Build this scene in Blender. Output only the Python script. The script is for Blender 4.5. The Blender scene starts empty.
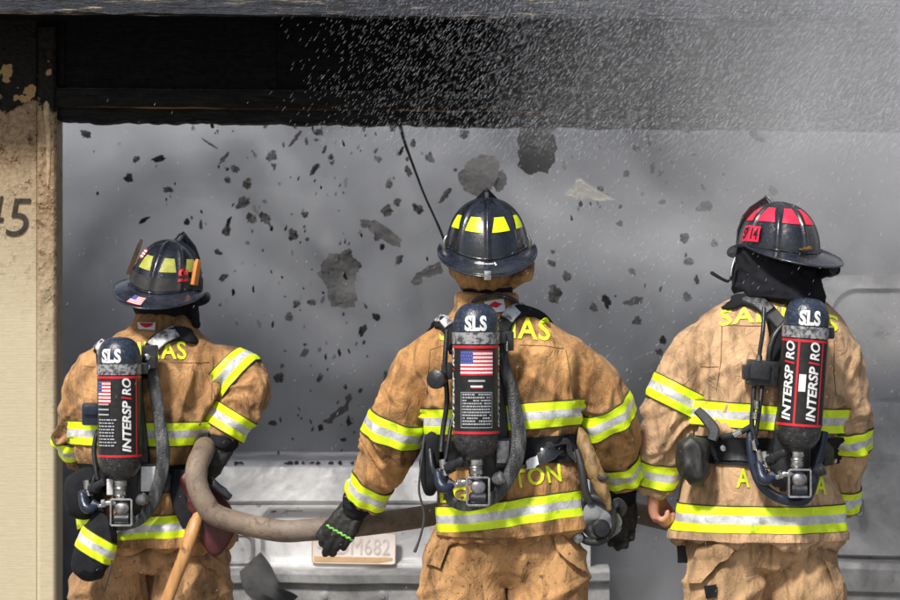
import bpy, bmesh, math, random
import numpy as np
from mathutils import Vector as V, Matrix, Euler, noise
from mathutils.bvhtree import BVHTree
R = math.radians
random.seed(7)
scene = bpy.context.scene
COL = scene.collection
F, CAMZ = 2664.0, 1.52

def P(px, py, Y):
    """point seen at (px, py) of the 900x600 photograph, Y metres from the camera"""
    return V(((px - 450) / F * Y, Y, CAMZ - (py - 300) / F * Y))

# ------------------------------------------------------------------ materials
def nn(nt, kind, **kw):
    n = nt.nodes.new(kind)
    for k, v in kw.items():
        setattr(n, k, v)
    return n

def ramp(nt, fac, stops, interp='LINEAR'):
    r = nn(nt, 'ShaderNodeValToRGB')
    r.color_ramp.interpolation = interp
    e = r.color_ramp.elements
    while len(e) < len(stops):
        e.new(0.5)
    for i, (p, c) in enumerate(stops):
        e[i].position = p
        e[i].color = (c[0], c[1], c[2], 1) if isinstance(c, (tuple, list)) else (c, c, c, 1)
    nt.links.new(fac, r.inputs[0])
    return r.outputs[0]

def noise_tex(nt, co, scale, detail=4, rough=0.55, stretch=None, dist=0.0):
    if stretch:
        m = nn(nt, 'ShaderNodeMapping')
        m.inputs['Scale'].default_value = stretch
        nt.links.new(co, m.inputs[0]); co = m.outputs[0]
    n = nn(nt, 'ShaderNodeTexNoise')
    n.inputs['Scale'].default_value = scale
    n.inputs['Detail'].default_value = detail
    n.inputs['Roughness'].default_value = rough
    n.inputs['Distortion'].default_value = dist
    nt.links.new(co, n.inputs['Vector'])
    return n.outputs[0]

def mixc(nt, fac, a, b, mode='MIX'):
    m = nn(nt, 'ShaderNodeMix', data_type='RGBA', blend_type=mode)
    def put(sock, v):
        if hasattr(v, 'is_linked') or hasattr(v, 'links'):
            nt.links.new(v, sock)
        elif isinstance(v, (tuple, list)):
            sock.default_value = (v[0], v[1], v[2], 1)
        else:
            sock.default_value = v
    put(m.inputs[0], fac); put(m.inputs[6], a); put(m.inputs[7], b)
    return m.outputs[2]

def math_n(nt, op, a, b=None, clamp=False):
    m = nn(nt, 'ShaderNodeMath', operation=op, use_clamp=clamp)
    for i, v in enumerate((a, b)):
        if v is None: continue
        if hasattr(v, 'links'): nt.links.new(v, m.inputs[i])
        else: m.inputs[i].default_value = v
    return m.outputs[0]

def newmat(name):
    m = bpy.data.materials.new(name); m.use_nodes = True
    nt = m.node_tree
    b = nt.nodes['Principled BSDF']
    co = nn(nt, 'ShaderNodeNewGeometry').outputs['Position']
    return m, nt, b, co

def bump(nt, b, height, strength, dist=0.01, prev=None):
    n = nn(nt, 'ShaderNodeBump')
    n.inputs['Strength'].default_value = strength
    n.inputs['Distance'].default_value = dist
    nt.links.new(height, n.inputs['Height'])
    if prev: nt.links.new(prev, n.inputs['Normal'])
    nt.links.new(n.outputs[0], b.inputs['Normal'])
    return n.outputs[0]

def pmat(name, c1, c2=None, scale=20, rough=0.6, metal=0.0, bumps=0.0, bscale=120, lo=0.35, hi=0.65,
         rvar=0.0, stretch=None, dirt=None, dirt_scale=9, dirt_lo=0.55, dirt_hi=0.68, coat=0.0, spec=0.5):
    m, nt, b, co = newmat(name)
    col = None
    if c2:
        f = noise_tex(nt, co, scale, 5, 0.6, stretch)
        col = ramp(nt, f, [(lo, c1), (hi, c2)])
    if dirt:
        f2 = noise_tex(nt, co, dirt_scale, 6, 0.68, None, 0.6)
        k = ramp(nt, f2, [(dirt_lo, 0.0), (dirt_hi, 1.0)])
        col = mixc(nt, k, col if col else c1, dirt)
    if col is not None: nt.links.new(col, b.inputs['Base Color'])
    else: b.inputs['Base Color'].default_value = (*c1, 1)
    b.inputs['Metallic'].default_value = metal
    b.inputs['Specular IOR Level'].default_value = spec
    if rvar:
        f3 = noise_tex(nt, co, scale * 1.7, 5, 0.6)
        nt.links.new(ramp(nt, f3, [(0.3, max(rough - rvar, .03)), (0.7, min(rough + rvar, 1))]), b.inputs['Roughness'])
    else:
        b.inputs['Roughness'].default_value = rough
    if coat: b.inputs['Coat Weight'].default_value = coat
    if bumps:
        bump(nt, b, noise_tex(nt, co, bscale, 4, 0.6), bumps, 0.004)
    return m

def cloth_mat(name, c_lo, c_hi, soot, soot_lo, soot_hi, grime_scale=5.0, specks=0.0):
    m, nt, b, co = newmat(name)
    f = noise_tex(nt, co, 6, 6, 0.65, None, 0.4)
    col = ramp(nt, f, [(0.3, c_lo), (0.7, c_hi)])
    f = noise_tex(nt, co, 55, 4, 0.7)
    col = mixc(nt, ramp(nt, f, [(0.35, 0.20), (0.65, 0.0)]), col, tuple(x * 0.55 for x in c_lo))
    # vertical water and grime runs
    f = noise_tex(nt, co, 13, 5, 0.65, (1.6, 1.6, 0.35), 0.5)
    col = mixc(nt, ramp(nt, f, [(0.49, 0.0), (0.63, 0.78)]), col, tuple(x * 0.42 for x in c_lo))
    f = noise_tex(nt, co, 3.6, 5, 0.6, None, 0.7)      # damp cloth
    col = mixc(nt, ramp(nt, f, [(0.50, 0.0), (0.58, 0.42)]), col, tuple(x * 0.5 for x in c_lo))
    f = noise_tex(nt, co, grime_scale, 7, 0.72, None, 0.9)
    col = mixc(nt, ramp(nt, f, [(soot_lo, 0.0), (soot_hi, 0.85)]), col, soot)
    if specks:
        f = noise_tex(nt, co, 75, 3, 0.6)
        col = mixc(nt, ramp(nt, f, [(0.66 - specks, 0.0), (0.70 - specks, 0.75)]), col, tuple(x * 0.8 for x in soot))
    nt.links.new(col, b.inputs['Base Color'])
    b.inputs['Roughness'].default_value = 0.85
    b.inputs['Specular IOR Level'].default_value = 0.25
    b.inputs['Sheen Weight'].default_value = 0.08
    cr = noise_tex(nt, co, 11, 5, 0.6, (1, 1, .55), 1.6)
    cr = ramp(nt, cr, [(0.40, 0.5), (0.485, 0.95), (0.50, 0.0), (0.515, 0.95), (0.60, 0.5)])      # creases
    n0 = bump(nt, b, cr, 0.42, 0.012)
    n1 = bump(nt, b, noise_tex(nt, co, 24, 6, 0.62, (1, 1, .6), 0.8), 0.26, 0.010, n0)
    n2 = bump(nt, b, noise_tex(nt, co, 420, 2, 0.5), 0.35, 0.0012, n1)
    return m

M = {}
M['coat_mid'] = cloth_mat('mat_coat_ochre', (0.42, 0.21, 0.075), (0.66, 0.38, 0.16), (0.045, 0.028, 0.018), 0.49, 0.68)
M['coat_left'] = cloth_mat('mat_coat_brown', (0.40, 0.205, 0.08), (0.62, 0.365, 0.17), (0.04, 0.027, 0.018), 0.48, 0.66)
M['coat_right'] = cloth_mat('mat_coat_sand', (0.50, 0.315, 0.175), (0.67, 0.445, 0.265), (0.085, 0.068, 0.055), 0.53, 0.72)
M['pants_mid'] = cloth_mat('mat_pants_ochre', (0.42, 0.225, 0.09), (0.56, 0.32, 0.145), (0.07, 0.043, 0.025), 0.54, 0.74, 7, 0.045)
M['pants_left'] = cloth_mat('mat_pants_brown', (0.40, 0.225, 0.105), (0.54, 0.32, 0.165), (0.05, 0.033, 0.022), 0.52, 0.7, 7, 0.03)
M['pants_right'] = cloth_mat('mat_pants_sand', (0.42, 0.26, 0.135), (0.56, 0.36, 0.2), (0.09, 0.062, 0.042), 0.55, 0.72, 7, 0.0)
M['neon'] = pmat('mat_neon', (0.80, 1.0, 0.012), (0.66, 0.90, 0.012), 30, 0.5, 0, 0.45, 70, dirt=(0.14, 0.15, 0.03), dirt_scale=17, dirt_lo=0.58, dirt_hi=0.82)
M['silver_tape'] = pmat('mat_silver_tape', (0.68, 0.69, 0.71), (0.44, 0.45, 0.46), 34, 0.38, 0.1, 0.55, 80, dirt=(0.16, 0.14, 0.12), dirt_scale=24, dirt_lo=0.55, dirt_hi=0.76)
M['stitch'] = pmat('mat_stitch', (0.06, 0.055, 0.02), rough=0.8)
M['letter'] = pmat('mat_letter', (0.74, 0.90, 0.02), (0.62, 0.72, 0.02), 60, 0.55, dirt=(0.35, 0.28, 0.05), dirt_scale=60, dirt_lo=0.58, dirt_hi=0.75)
M['black_fabric'] = pmat('mat_black_fabric', (0.011, 0.012, 0.015), (0.016, 0.017, 0.020), 30, 0.88, 0, 0.6, 60, spec=0.18)
M['hood_black'] = pmat('mat_hood_black', (0.008, 0.008, 0.011), (0.015, 0.015, 0.02), 30, 0.92, 0, 0.3, 200, spec=0.2)
M['webbing'] = pmat('mat_webbing', (0.018, 0.02, 0.024), (0.05, 0.052, 0.056), 40, 0.6, 0, 0.5, 240, stretch=(1, 1, .3))
M['webbing_wet'] = pmat('mat_webbing_wet', (0.022, 0.023, 0.026), (0.13, 0.135, 0.14), 60, 0.36, 0, 0.6, 160, stretch=(1, 1, .22), lo=.42, hi=.70)
M['pad_silver'] = pmat('mat_pad_reflective', (0.55, 0.56, 0.57), (0.10, 0.10, 0.11), 38, 0.45, 0.1, 0.4, 120, lo=0.46, hi=0.60)
M['black_plastic'] = pmat('mat_black_plastic', (0.010, 0.011, 0.014), (0.022, 0.024, 0.03), 40, 0.38, 0, 0.2, 90, rvar=0.15)
M['navy_plastic'] = pmat('mat_navy_plastic', (0.010, 0.016, 0.036), (0.018, 0.026, 0.05), 30, 0.32, 0, 0.2, 120, rvar=0.12)
M['chrome'] = pmat('mat_chrome', (0.66, 0.66, 0.66), (0.36, 0.36, 0.37), 60, 0.22, 1.0, 0.15, 100, rvar=0.1)
M['steel_dull'] = pmat('mat_steel_dull', (0.42, 0.42, 0.43), (0.2, 0.2, 0.21), 60, 0.4, 0.9, 0.2, 100)
M['brass'] = pmat('mat_brass', (0.62, 0.40, 0.13), (0.4, 0.24, 0.07), 60, 0.35, 0.9)
M['white'] = pmat('mat_white_print', (0.76, 0.77, 0.78), (0.62, 0.63, 0.64), 90, 0.5)
M['grey_print'] = pmat('mat_grey_print', (0.36, 0.38, 0.41), rough=0.5)
M['red'] = pmat('mat_red_print', (0.60, 0.02, 0.03), (0.48, 0.015, 0.03), 60, 0.4)
M['flag_blue'] = pmat('mat_flag_blue', (0.045, 0.06, 0.26), rough=0.5)
M['label_black'] = pmat('mat_label_black', (0.008, 0.008, 0.009), (0.016, 0.016, 0.018), 60, 0.4, rvar=0.12)
M['label_steel'] = pmat('mat_grey_band', (0.34, 0.35, 0.36), (0.07, 0.07, 0.08), 75, 0.4, 0.2, 0.4, 120, lo=0.45, hi=0.58)
M['skin'] = pmat('mat_skin', (0.52, 0.22, 0.16), (0.60, 0.29, 0.21), 30, 0.5, 0, 0.25, 160)
M['eye'] = pmat('mat_eye', (0.7, 0.7, 0.68), rough=0.2)
M['rubber'] = pmat('mat_rubber', (0.015, 0.015, 0.016), (0.03, 0.03, 0.03), 40, 0.55, 0, 0.3, 80)
M['glove'] = pmat('mat_glove_black', (0.010, 0.010, 0.010), (0.024, 0.023, 0.021), 34, 0.62, 0, 0.7, 55, rvar=.15)
M['glove_green'] = pmat('mat_glove_piping', (0.22, 0.62, 0.10), (0.14, 0.42, 0.07), 60, 0.6)
M['leather_red'] = pmat('mat_leather_oxblood', (0.048, 0.008, 0.010), (0.085, 0.016, 0.018), 16, 0.42, 0, 0.3, 70, rvar=0.12)
M['leather_tan'] = pmat('mat_leather_tan', (0.30, 0.19, 0.075), (0.17, 0.10, 0.04), 25, 0.6, 0, 0.5, 70, dirt=(0.03, 0.024, 0.016), dirt_scale=20)
M['wood'] = pmat('mat_wood_handle', (0.52, 0.28, 0.11), (0.38, 0.19, 0.07), 14, 0.5, 0, 0.2, 60, stretch=(4, 4, .5), dirt=(0.16, 0.08, 0.035), dirt_scale=18)
M['wood_orange'] = pmat('mat_wood_wedge', (0.62, 0.24, 0.06), (0.45, 0.16, 0.04), 30, 0.6, stretch=(4, 4, .5))
M['wood_dark'] = pmat('mat_wood_wedge_charred', (0.022, 0.010, 0.007), (0.06, 0.022, 0.012), 30, 0.6, stretch=(4, 4, .5))
M['clear_mask'] = pmat('mat_mask_lens', (0.13, 0.14, 0.15), (0.22, 0.23, 0.24), 20, 0.12, 0.0, 0.1, 60)

def helmet_mat(name, c1, c2):
    m, nt, b, co = newmat(name)
    f = noise_tex(nt, co, 22, 6, 0.7)
    col = ramp(nt, f, [(0.35, c1), (0.62, c2)])
    f = noise_tex(nt, co, 70, 5, 0.75)
    col = mixc(nt, ramp(nt, f, [(0.60, 0.0), (0.72, 0.5)]), col, (0.09, 0.10, 0.115))
    nt.links.new(col, b.inputs['Base Color'])
    f = noise_tex(nt, co, 30, 5, 0.7)
    nt.links.new(ramp(nt, f, [(0.3, 0.10), (0.7, 0.38)]), b.inputs['Roughness'])
    b.inputs['Coat Weight'].default_value = 0.55
    b.inputs['Coat Roughness'].default_value = 0.15
    n1 = bump(nt, b, noise_tex(nt, co, 60, 4, 0.6), 0.25, 0.004)
    v = nn(nt, 'ShaderNodeTexVoronoi'); v.inputs['Scale'].default_value = 260
    nt.links.new(co, v.inputs['Vector'])
    bump(nt, b, ramp(nt, v.outputs['Distance'], [(0.0, 1.0), (0.28, 0.0)]), 0.25, 0.002, n1)   # drops of water
    return m
M['helmet'] = helmet_mat('mat_helmet_black', (0.006, 0.007, 0.010), (0.016, 0.019, 0.027))
M['helmet_brim'] = helmet_mat('mat_helmet_brim', (0.009, 0.011, 0.018), (0.024, 0.029, 0.045))
M['patch_neon'] = pmat('mat_patch_neon', (0.78, 0.92, 0.01), (0.66, 0.82, 0.01), 60, 0.35)
M['patch_olive'] = pmat('mat_patch_olive', (0.40, 0.42, 0.085), (0.30, 0.31, 0.06), 50, 0.4, dirt=(.12, .12, .04), dirt_scale=40)
M['patch_red'] = pmat('mat_patch_red', (0.85, 0.025, 0.07), (0.70, 0.02, 0.06), 60, 0.35)

def tank_mat(name, c1, c2):
    m, nt, b, co = newmat(name)
    f = noise_tex(nt, co, 60, 5, 0.7, (1, 1, 2.2))
    col = ramp(nt, f, [(0.38, c1), (0.60, c2)])
    f = noise_tex(nt, co, 110, 4, 0.7)
    col = mixc(nt, ramp(nt, f, [(0.58, 0.0), (0.70, 0.7)]), col, (0.16, 0.165, 0.17))
    nt.links.new(col, b.inputs['Base Color'])
    f = noise_tex(nt, co, 90, 4, 0.6)
    nt.links.new(ramp(nt, f, [(0.3, 0.14), (0.7, 0.42)]), b.inputs['Roughness'])
    bump(nt, b, noise_tex(nt, co, 120, 4, 0.65), 0.5, 0.003)
    return m
M['tank'] = tank_mat('mat_cylinder_carbon', (0.010, 0.010, 0.011), (0.035, 0.036, 0.038))
M['tank_top'] = tank_mat('mat_cylinder_shoulder', (0.012, 0.018, 0.035), (0.03, 0.042, 0.07))

def hose_mat():
    m, nt, b, co = newmat('mat_fire_hose')
    f = noise_tex(nt, co, 8, 6, 0.65)
    col = ramp(nt, f, [(0.32, (0.135, 0.098, 0.072)), (0.68, (0.27, 0.205, 0.155))])
    f = noise_tex(nt, co, 26, 6, 0.75, None, 0.6)
    col = mixc(nt, ramp(nt, f, [(0.52, 0.0), (0.70, 0.85)]), col, (0.04, 0.031, 0.025))
    f = noise_tex(nt, co, 5, 4, 0.6, (1, 1, 1), 1.0)
    col = mixc(nt, ramp(nt, f, [(0.55, 0.0), (0.70, 0.6)]), col, (0.30, 0.275, 0.25))
    nt.links.new(col, b.inputs['Base Color']); b.inputs['Roughness'].default_value = 0.62
    n1 = bump(nt, b, noise_tex(nt, co, 40, 5, 0.6), 0.3, 0.004)
    bump(nt, b, noise_tex(nt, co, 170, 3, 0.6, (2.5, 1, 1)), 0.7, 0.003, n1)
    return m
M['hose'] = hose_mat()
M['seam'] = pmat('mat_seam_thread', (0.16, 0.085, 0.035), (0.26, 0.15, 0.07), 60, 0.85)

# ------------------------------------------------------------------ mesh tools
class MB:
    def __init__(s): s.v = []; s.f = []; s.m = []
    def add(s, vs, fs, mi=0):
        o = len(s.v); s.v += [tuple(x) for x in vs]
        s.f += [tuple(i + o for i in f) for f in fs]
        s.m += [mi] * len(fs) if not isinstance(mi, list) else mi
        return s
    def rings(s, rings, cap0=True, cap1=True, mi=0):
        n = len(rings[0]); vs = [p for r in rings for p in r]; fs = []
        for j in range(len(rings) - 1):
            for i in range(n):
                k = (i + 1) % n
                fs.append((j * n + i, j * n + k, (j + 1) * n + k, (j + 1) * n + i))
        if cap0: fs.append(tuple(reversed(range(n))))
        if cap1: fs.append(tuple((len(rings) - 1) * n + i for i in range(n)))
        return s.add(vs, fs, mi)
    def tube(s, pts, rad, n=12, mi=0, flat=1.0, up=None, smooth=6, caps=True, dome=False):
        pts = [V(p) for p in pts]
        rad = list(rad) if isinstance(rad, (list, tuple)) else [rad] * len(pts)
        if smooth > 1 and len(pts) > 2: pts, rad = spline(pts, rad, smooth)
        fr = frames(pts, up)
        if dome:
            t0, t1 = (pts[0] - pts[1]).normalized(), (pts[-1] - pts[-2]).normalized()
            r0, r1 = rad[0], rad[-1]
            ks = (0.4, 0.75, 0.95)
            pre = [(pts[0] + t0 * r0 * math.sin(math.acos(1 - k)) if False else pts[0] + t0 * r0 * math.sqrt(1 - (1 - k) ** 2) * 0.9, r0 * (1 - k) ** 0.5) for k in reversed(ks)]
            post = [(pts[-1] + t1 * r1 * math.sqrt(1 - (1 - k) ** 2) * 0.9, r1 * (1 - k) ** 0.5) for k in ks]
            pts = [a for a, _ in pre] + pts + [a for a, _ in post]
            rad = [a for _, a in pre] + rad + [a for _, a in post]
            fr = [fr[0]] * 3 + fr + [fr[-1]] * 3
        rs = []
        for p, r, (a, b) in zip(pts, rad, fr):
            rs.append([p + a * (r * math.cos(2 * math.pi * i / n)) + b * (r * flat * math.sin(2 * math.pi * i / n)) for i in range(n)])
        return s.rings(rs, caps, caps, mi)
    def ribbon(s, pts, w, th, mi=0, nrm=None, smooth=5):
        """flat strap: pts centre line, nrm list of outward normals"""
        pts = [V(p) for p in pts]
        ws = list(w) if isinstance(w, (list, tuple)) else [w] * len(pts)
        nrm = [V(x) for x in nrm] if nrm else [V((0, -1, 0))] * len(pts)
        if smooth > 1 and len(pts) > 2:
            q, ws2 = spline(pts, ws, smooth); nn_, _ = spline(nrm, ws, smooth)
            pts, ws, nrm = q, ws2, nn_
        rs = []
        for i, p in enumerate(pts):
            t = (pts[min(i + 1, len(pts) - 1)] - pts[max(i - 1, 0)]).normalized()
            n = nrm[i].normalized(); sd = t.cross(n).normalized(); n = sd.cross(t).normalized()
            h = ws[i] / 2; k = th / 2; e = min(h * 0.35, k)
            rs.append([p + sd * a + n * b for a, b in ((-h, -k + e * .5), (-h, k - e), (-h + e, k), (h - e, k), (h, k - e), (h, -k + e * .5), (h - e, -k), (-h + e, -k))])
        return s.rings(rs, True, True, mi)
    def ball(s, c, r, rot=None, nu=20, nv=12, mi=0):
        r = (r, r, r) if not isinstance(r, (tuple, list)) else r
        vs, fs = [], []
        for j in range(nv + 1):
            ph = math.pi * j / nv
            for i in range(nu):
                th = 2 * math.pi * i / nu
                q = V((r[0] * math.sin(ph) * math.cos(th), r[1] * math.sin(ph) * math.sin(th), r[2] * math.cos(ph)))
                if rot: q = rot @ q
                vs.append(V(c) + q)
        for j in range(nv):
            for i in range(nu):
                k = (i + 1) % nu
                fs.append((j * nu + i, (j + 1) * nu + i, (j + 1) * nu + k, j * nu + k))
        return s.add(vs, fs, mi)
    def box(s, c, size, rot=None, bev=0.0, seg=2, mi=0):
        bm = bmesh.new(); bmesh.ops.create_cube(bm, size=1)
        for v in bm.verts: v.co = V((v.co.x * size[0], v.co.y * size[1], v.co.z * size[2]))
        if bev: bmesh.ops.bevel(bm, geom=list(bm.edges), offset=bev, segments=seg, affect='EDGES', profile=0.6)
        bm.verts.index_update()
        vs = [V(c) + ((rot @ v.co) if rot else v.co) for v in bm.verts]
        fs = [tuple(v.index for v in f.verts) for f in bm.faces]
        bm.free(); return s.add(vs, fs, mi)
    def cyl(s, a, b, r, r2=None, n=20, mi=0, bev=0.0):
        a, b = V(a), V(b); r2 = r if r2 is None else r2
        d = (b - a); L = d.length; d.normalize()
        if bev:
            pts = [a, a + d * bev, b - d * bev, b]; rr = [r - bev, r, r2, r2 - bev]
        else: pts = [a, b]; rr = [r, r2]
        return s.tube(pts, rr, n, mi, smooth=1)
    def lathe(s, a, axis, prof, n=28, mi=0):
        """prof: list of (distance along axis, radius)"""
        a = V(a); axis = V(axis).normalized()
        pts = [a + axis * t for t, _ in prof]
        u = axis.orthogonal().normalized(); w = axis.cross(u)
        rs = [[p + (u * math.cos(2 * math.pi * i / n) + w * math.sin(2 * math.pi * i / n)) * max(r, 1e-4) for i in range(n)] for p, (_, r) in zip(pts, prof)]
        return s.rings(rs, True, True, mi)
    def mesh(s, name='m'):
        me = bpy.data.meshes.new(name); me.from_pydata(s.v, [], s.f); me.update()
        return me
    def build(s, name, mats, parent=None, smooth=True, angle=40, fixn=True):
        me = s.mesh(name)
        mats = mats if isinstance(mats, (list, tuple)) else [mats]
        for m in mats: me.materials.append(M[m] if isinstance(m, str) else m)
        me.polygons.foreach_set('material_index', s.m)
        if fixn:
            bm = bmesh.new(); bm.from_mesh(me); bmesh.ops.recalc_face_normals(bm, faces=bm.faces); bm.to_mesh(me); bm.free()
        finish_shade(me, smooth, angle)
        return link(name, me, parent)

def finish_shade(me, smooth=True, angle=40):
    me.polygons.foreach_set('use_smooth', [smooth] * len(me.polygons))
    if smooth and angle: me.set_sharp_from_angle(angle=R(angle))
    me.update()

def link(name, me, parent=None):
    o = bpy.data.objects.new(name, me); COL.objects.link(o)
    if parent is not None:
        o.parent = parent
        if parent.parent is None and parent.type == 'EMPTY':
            o.matrix_parent_inverse = Matrix.Translation(parent.location).inverted()
    return o

def thing(name, label, cat, loc, group=None):
    o = bpy.data.objects.new(name, None); COL.objects.link(o)
    o.location = loc; o.empty_display_size = 0.1
    tag(o, label, cat, group); return o

def tag(o, label=None, cat=None, group=None, kind=None):
    if label: o['label'] = label
    if cat: o['category'] = cat
    if group: o['group'] = group
    if kind: o['kind'] = kind
    return o

def spline(pts, rad, k=6):
    out, ro = [], []
    n = len(pts)
    for i in range(n - 1):
        p0, p1, p2, p3 = pts[max(i - 1, 0)], pts[i], pts[i + 1], pts[min(i + 2, n - 1)]
        r0, r1, r2, r3 = rad[max(i - 1, 0)], rad[i], rad[i + 1], rad[min(i + 2, n - 1)]
        for j in range(k):
            t = j / k
            c = (-.5 * t + t * t - .5 * t ** 3, 1 - 2.5 * t * t + 1.5 * t ** 3, .5 * t + 2 * t * t - 1.5 * t ** 3, -.5 * t * t + .5 * t ** 3)
            out.append(p0 * c[0] + p1 * c[1] + p2 * c[2] + p3 * c[3])
            ro.append(r0 * c[0] + r1 * c[1] + r2 * c[2] + r3 * c[3])
    out.append(pts[-1].copy()); ro.append(rad[-1])
    return out, ro

def frames(pts, up=None):
    fr = []; prev = None
    for i in range(len(pts)):
        t = (pts[min(i + 1, len(pts) - 1)] - pts[max(i - 1, 0)])
        t = t.normalized() if t.length > 1e-9 else V((0, 0, 1))
        if prev is None:
            a = V(up) if up else (V((0, 0, 1)) if abs(t.z) < .9 else V((0, 1, 0)))
        else: a = prev
        a = (a - t * a.dot(t)); a = a.normalized() if a.length > 1e-6 else t.orthogonal().normalized()
        fr.append((a, t.cross(a))); prev = a
    return fr

def remesh(mb, voxel, iters=4, lam=0.5):
    me = mb.mesh('tmp'); o = bpy.data.objects.new('tmp', me); COL.objects.link(o)
    md = o.modifiers.new('r', 'REMESH'); md.mode = 'VOXEL'; md.voxel_size = voxel
    dg = bpy.context.evaluated_depsgraph_get(); dg.update()
    m2 = bpy.data.meshes.new_from_object(o.evaluated_get(dg))
    bpy.data.objects.remove(o); bpy.data.meshes.remove(me)
    n = len(m2.vertices); co = np.empty(n * 3); m2.vertices.foreach_get('co', co); co = co.reshape(-1, 3)
    ed = np.empty(len(m2.edges) * 2, dtype=np.int32); m2.edges.foreach_get('vertices', ed); ed = ed.reshape(-1, 2)
    deg = np.zeros(n); np.add.at(deg, ed[:, 0], 1); np.add.at(deg, ed[:, 1], 1); deg[deg == 0] = 1
    for k in range(iters):
        for l in (lam, -lam * 0.9):
            acc = np.zeros_like(co)
            np.add.at(acc, ed[:, 0], co[ed[:, 1]]); np.add.at(acc, ed[:, 1], co[ed[:, 0]])
            co = co + l * (acc / deg[:, None] - co)
    m2.vertices.foreach_set('co', co.ravel()); m2.update()
    return m2

def relax(me, iters=1, lam=.5):
    n = len(me.vertices); co = np.empty(n * 3); me.vertices.foreach_get('co', co); co = co.reshape(-1, 3)
    ed = np.empty(len(me.edges) * 2, dtype=np.int32); me.edges.foreach_get('vertices', ed); ed = ed.reshape(-1, 2)
    deg = np.zeros(n); np.add.at(deg, ed[:, 0], 1); np.add.at(deg, ed[:, 1], 1); deg[deg == 0] = 1
    for k in range(iters):
        acc = np.zeros_like(co); np.add.at(acc, ed[:, 0], co[ed[:, 1]]); np.add.at(acc, ed[:, 1], co[ed[:, 0]])
        co = co + lam * (acc / deg[:, None] - co)
    me.vertices.foreach_set('co', co.ravel()); me.update()

def displace(me, fn):
    nor = [v.normal.copy() for v in me.vertices]
    for v, n in zip(me.vertices, nor):
        v.co += n * fn(v.co, n)
    me.update()

def bvh_of(me):
    return BVHTree.FromPolygons([v.co.copy() for v in me.vertices], [tuple(p.vertices) for p in me.polygons])

def text_raw(s, size=1.0, bold=0.0, shear=0.0, spacing=1.0, res=3):
    cu = bpy.data.curves.new('t', 'FONT'); cu.body = s; cu.size = size; cu.offset = bold; cu.shear = shear
    cu.space_character = spacing; cu.align_x = 'CENTER'; cu.align_y = 'CENTER'; cu.resolution_u = res
    o = bpy.data.objects.new('t', cu); COL.objects.link(o)
    dg = bpy.context.evaluated_depsgraph_get(); dg.update()
    me = bpy.data.meshes.new_from_object(o.evaluated_get(dg))
    bpy.data.objects.remove(o); bpy.data.curves.remove(cu)
    vs = [(v.co.x, v.co.y) for v in me.vertices]; fs = [tuple(p.vertices) for p in me.polygons]
    bpy.data.meshes.remove(me)
    xs = [a for a, _ in vs]; ys = [b for _, b in vs]
    cx, cy = (min(xs) + max(xs)) / 2, (min(ys) + max(ys)) / 2
    w, h = max(xs) - min(xs), max(ys) - min(ys)
    vs = [((a - cx) / w, (b - cy) / h) for a, b in vs]        # unit box -0.5..0.5
    return vs, fs

def cut(vs, fs, maxlen, sx=1.0, sy=1.0):
    """split a flat unit-box mesh scaled (sx, sy) until its edges are short"""
    bm = bmesh.new()
    bv = [bm.verts.new((a * sx, b * sy, 0)) for a, b in vs]
    for f in fs:
        try: bm.faces.new([bv[i] for i in f])
        except ValueError: pass
    bmesh.ops.triangulate(bm, faces=bm.faces)
    for _ in range(6):
        es = [e for e in bm.edges if e.calc_length() > maxlen]
        if not es: break
        bmesh.ops.subdivide_edges(bm, edges=es, cuts=1)
        bmesh.ops.triangulate(bm, faces=bm.faces)
    bm.verts.index_update()
    out = [(v.co.x, v.co.y) for v in bm.verts], [tuple(v.index for v in f.verts) for f in bm.faces]
    bm.free(); return out

def rect(): return [(-.5, -.5), (.5, -.5), (.5, .5), (-.5, .5)], [(0, 1, 2, 3)]
# ================================================================= the place
def burnt_wall_mat():
    m, nt, b, co = newmat('mat_scorched_drywall')
    f = noise_tex(nt, co, 0.55, 5, 0.55, None, 0.3)
    col = ramp(nt, f, [(0.35, (0.10, 0.10, 0.104)), (0.65, (0.30, 0.30, 0.306))])
    f = noise_tex(nt, co, 1.25, 4, 0.5, None, 1.2)      # torn facing paper: hard edged patches
    k = ramp(nt, f, [(0.555, 0.0), (0.562, 0.55)])
    col = mixc(nt, k, col, (0.05, 0.05, 0.052))
    f = noise_tex(nt, co, 2.1, 4, 0.55, None, 0.9)
    k = ramp(nt, f, [(0.60, 0.0), (0.606, 0.5)])
    col = mixc(nt, k, col, (0.26, 0.25, 0.24))
    f = noise_tex(nt, co, 9, 6, 0.7, (1, 1, .4))
    col = mixc(nt, ramp(nt, f, [(0.58, 0.0), (0.72, 0.55)]), col, (0.02, 0.02, 0.021))
    nt.links.new(col, b.inputs['Base Color']); b.inputs['Roughness'].default_value = 0.9
    bump(nt, b, noise_tex(nt, co, 30, 5, 0.6), 0.3, 0.01)
    return m

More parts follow.
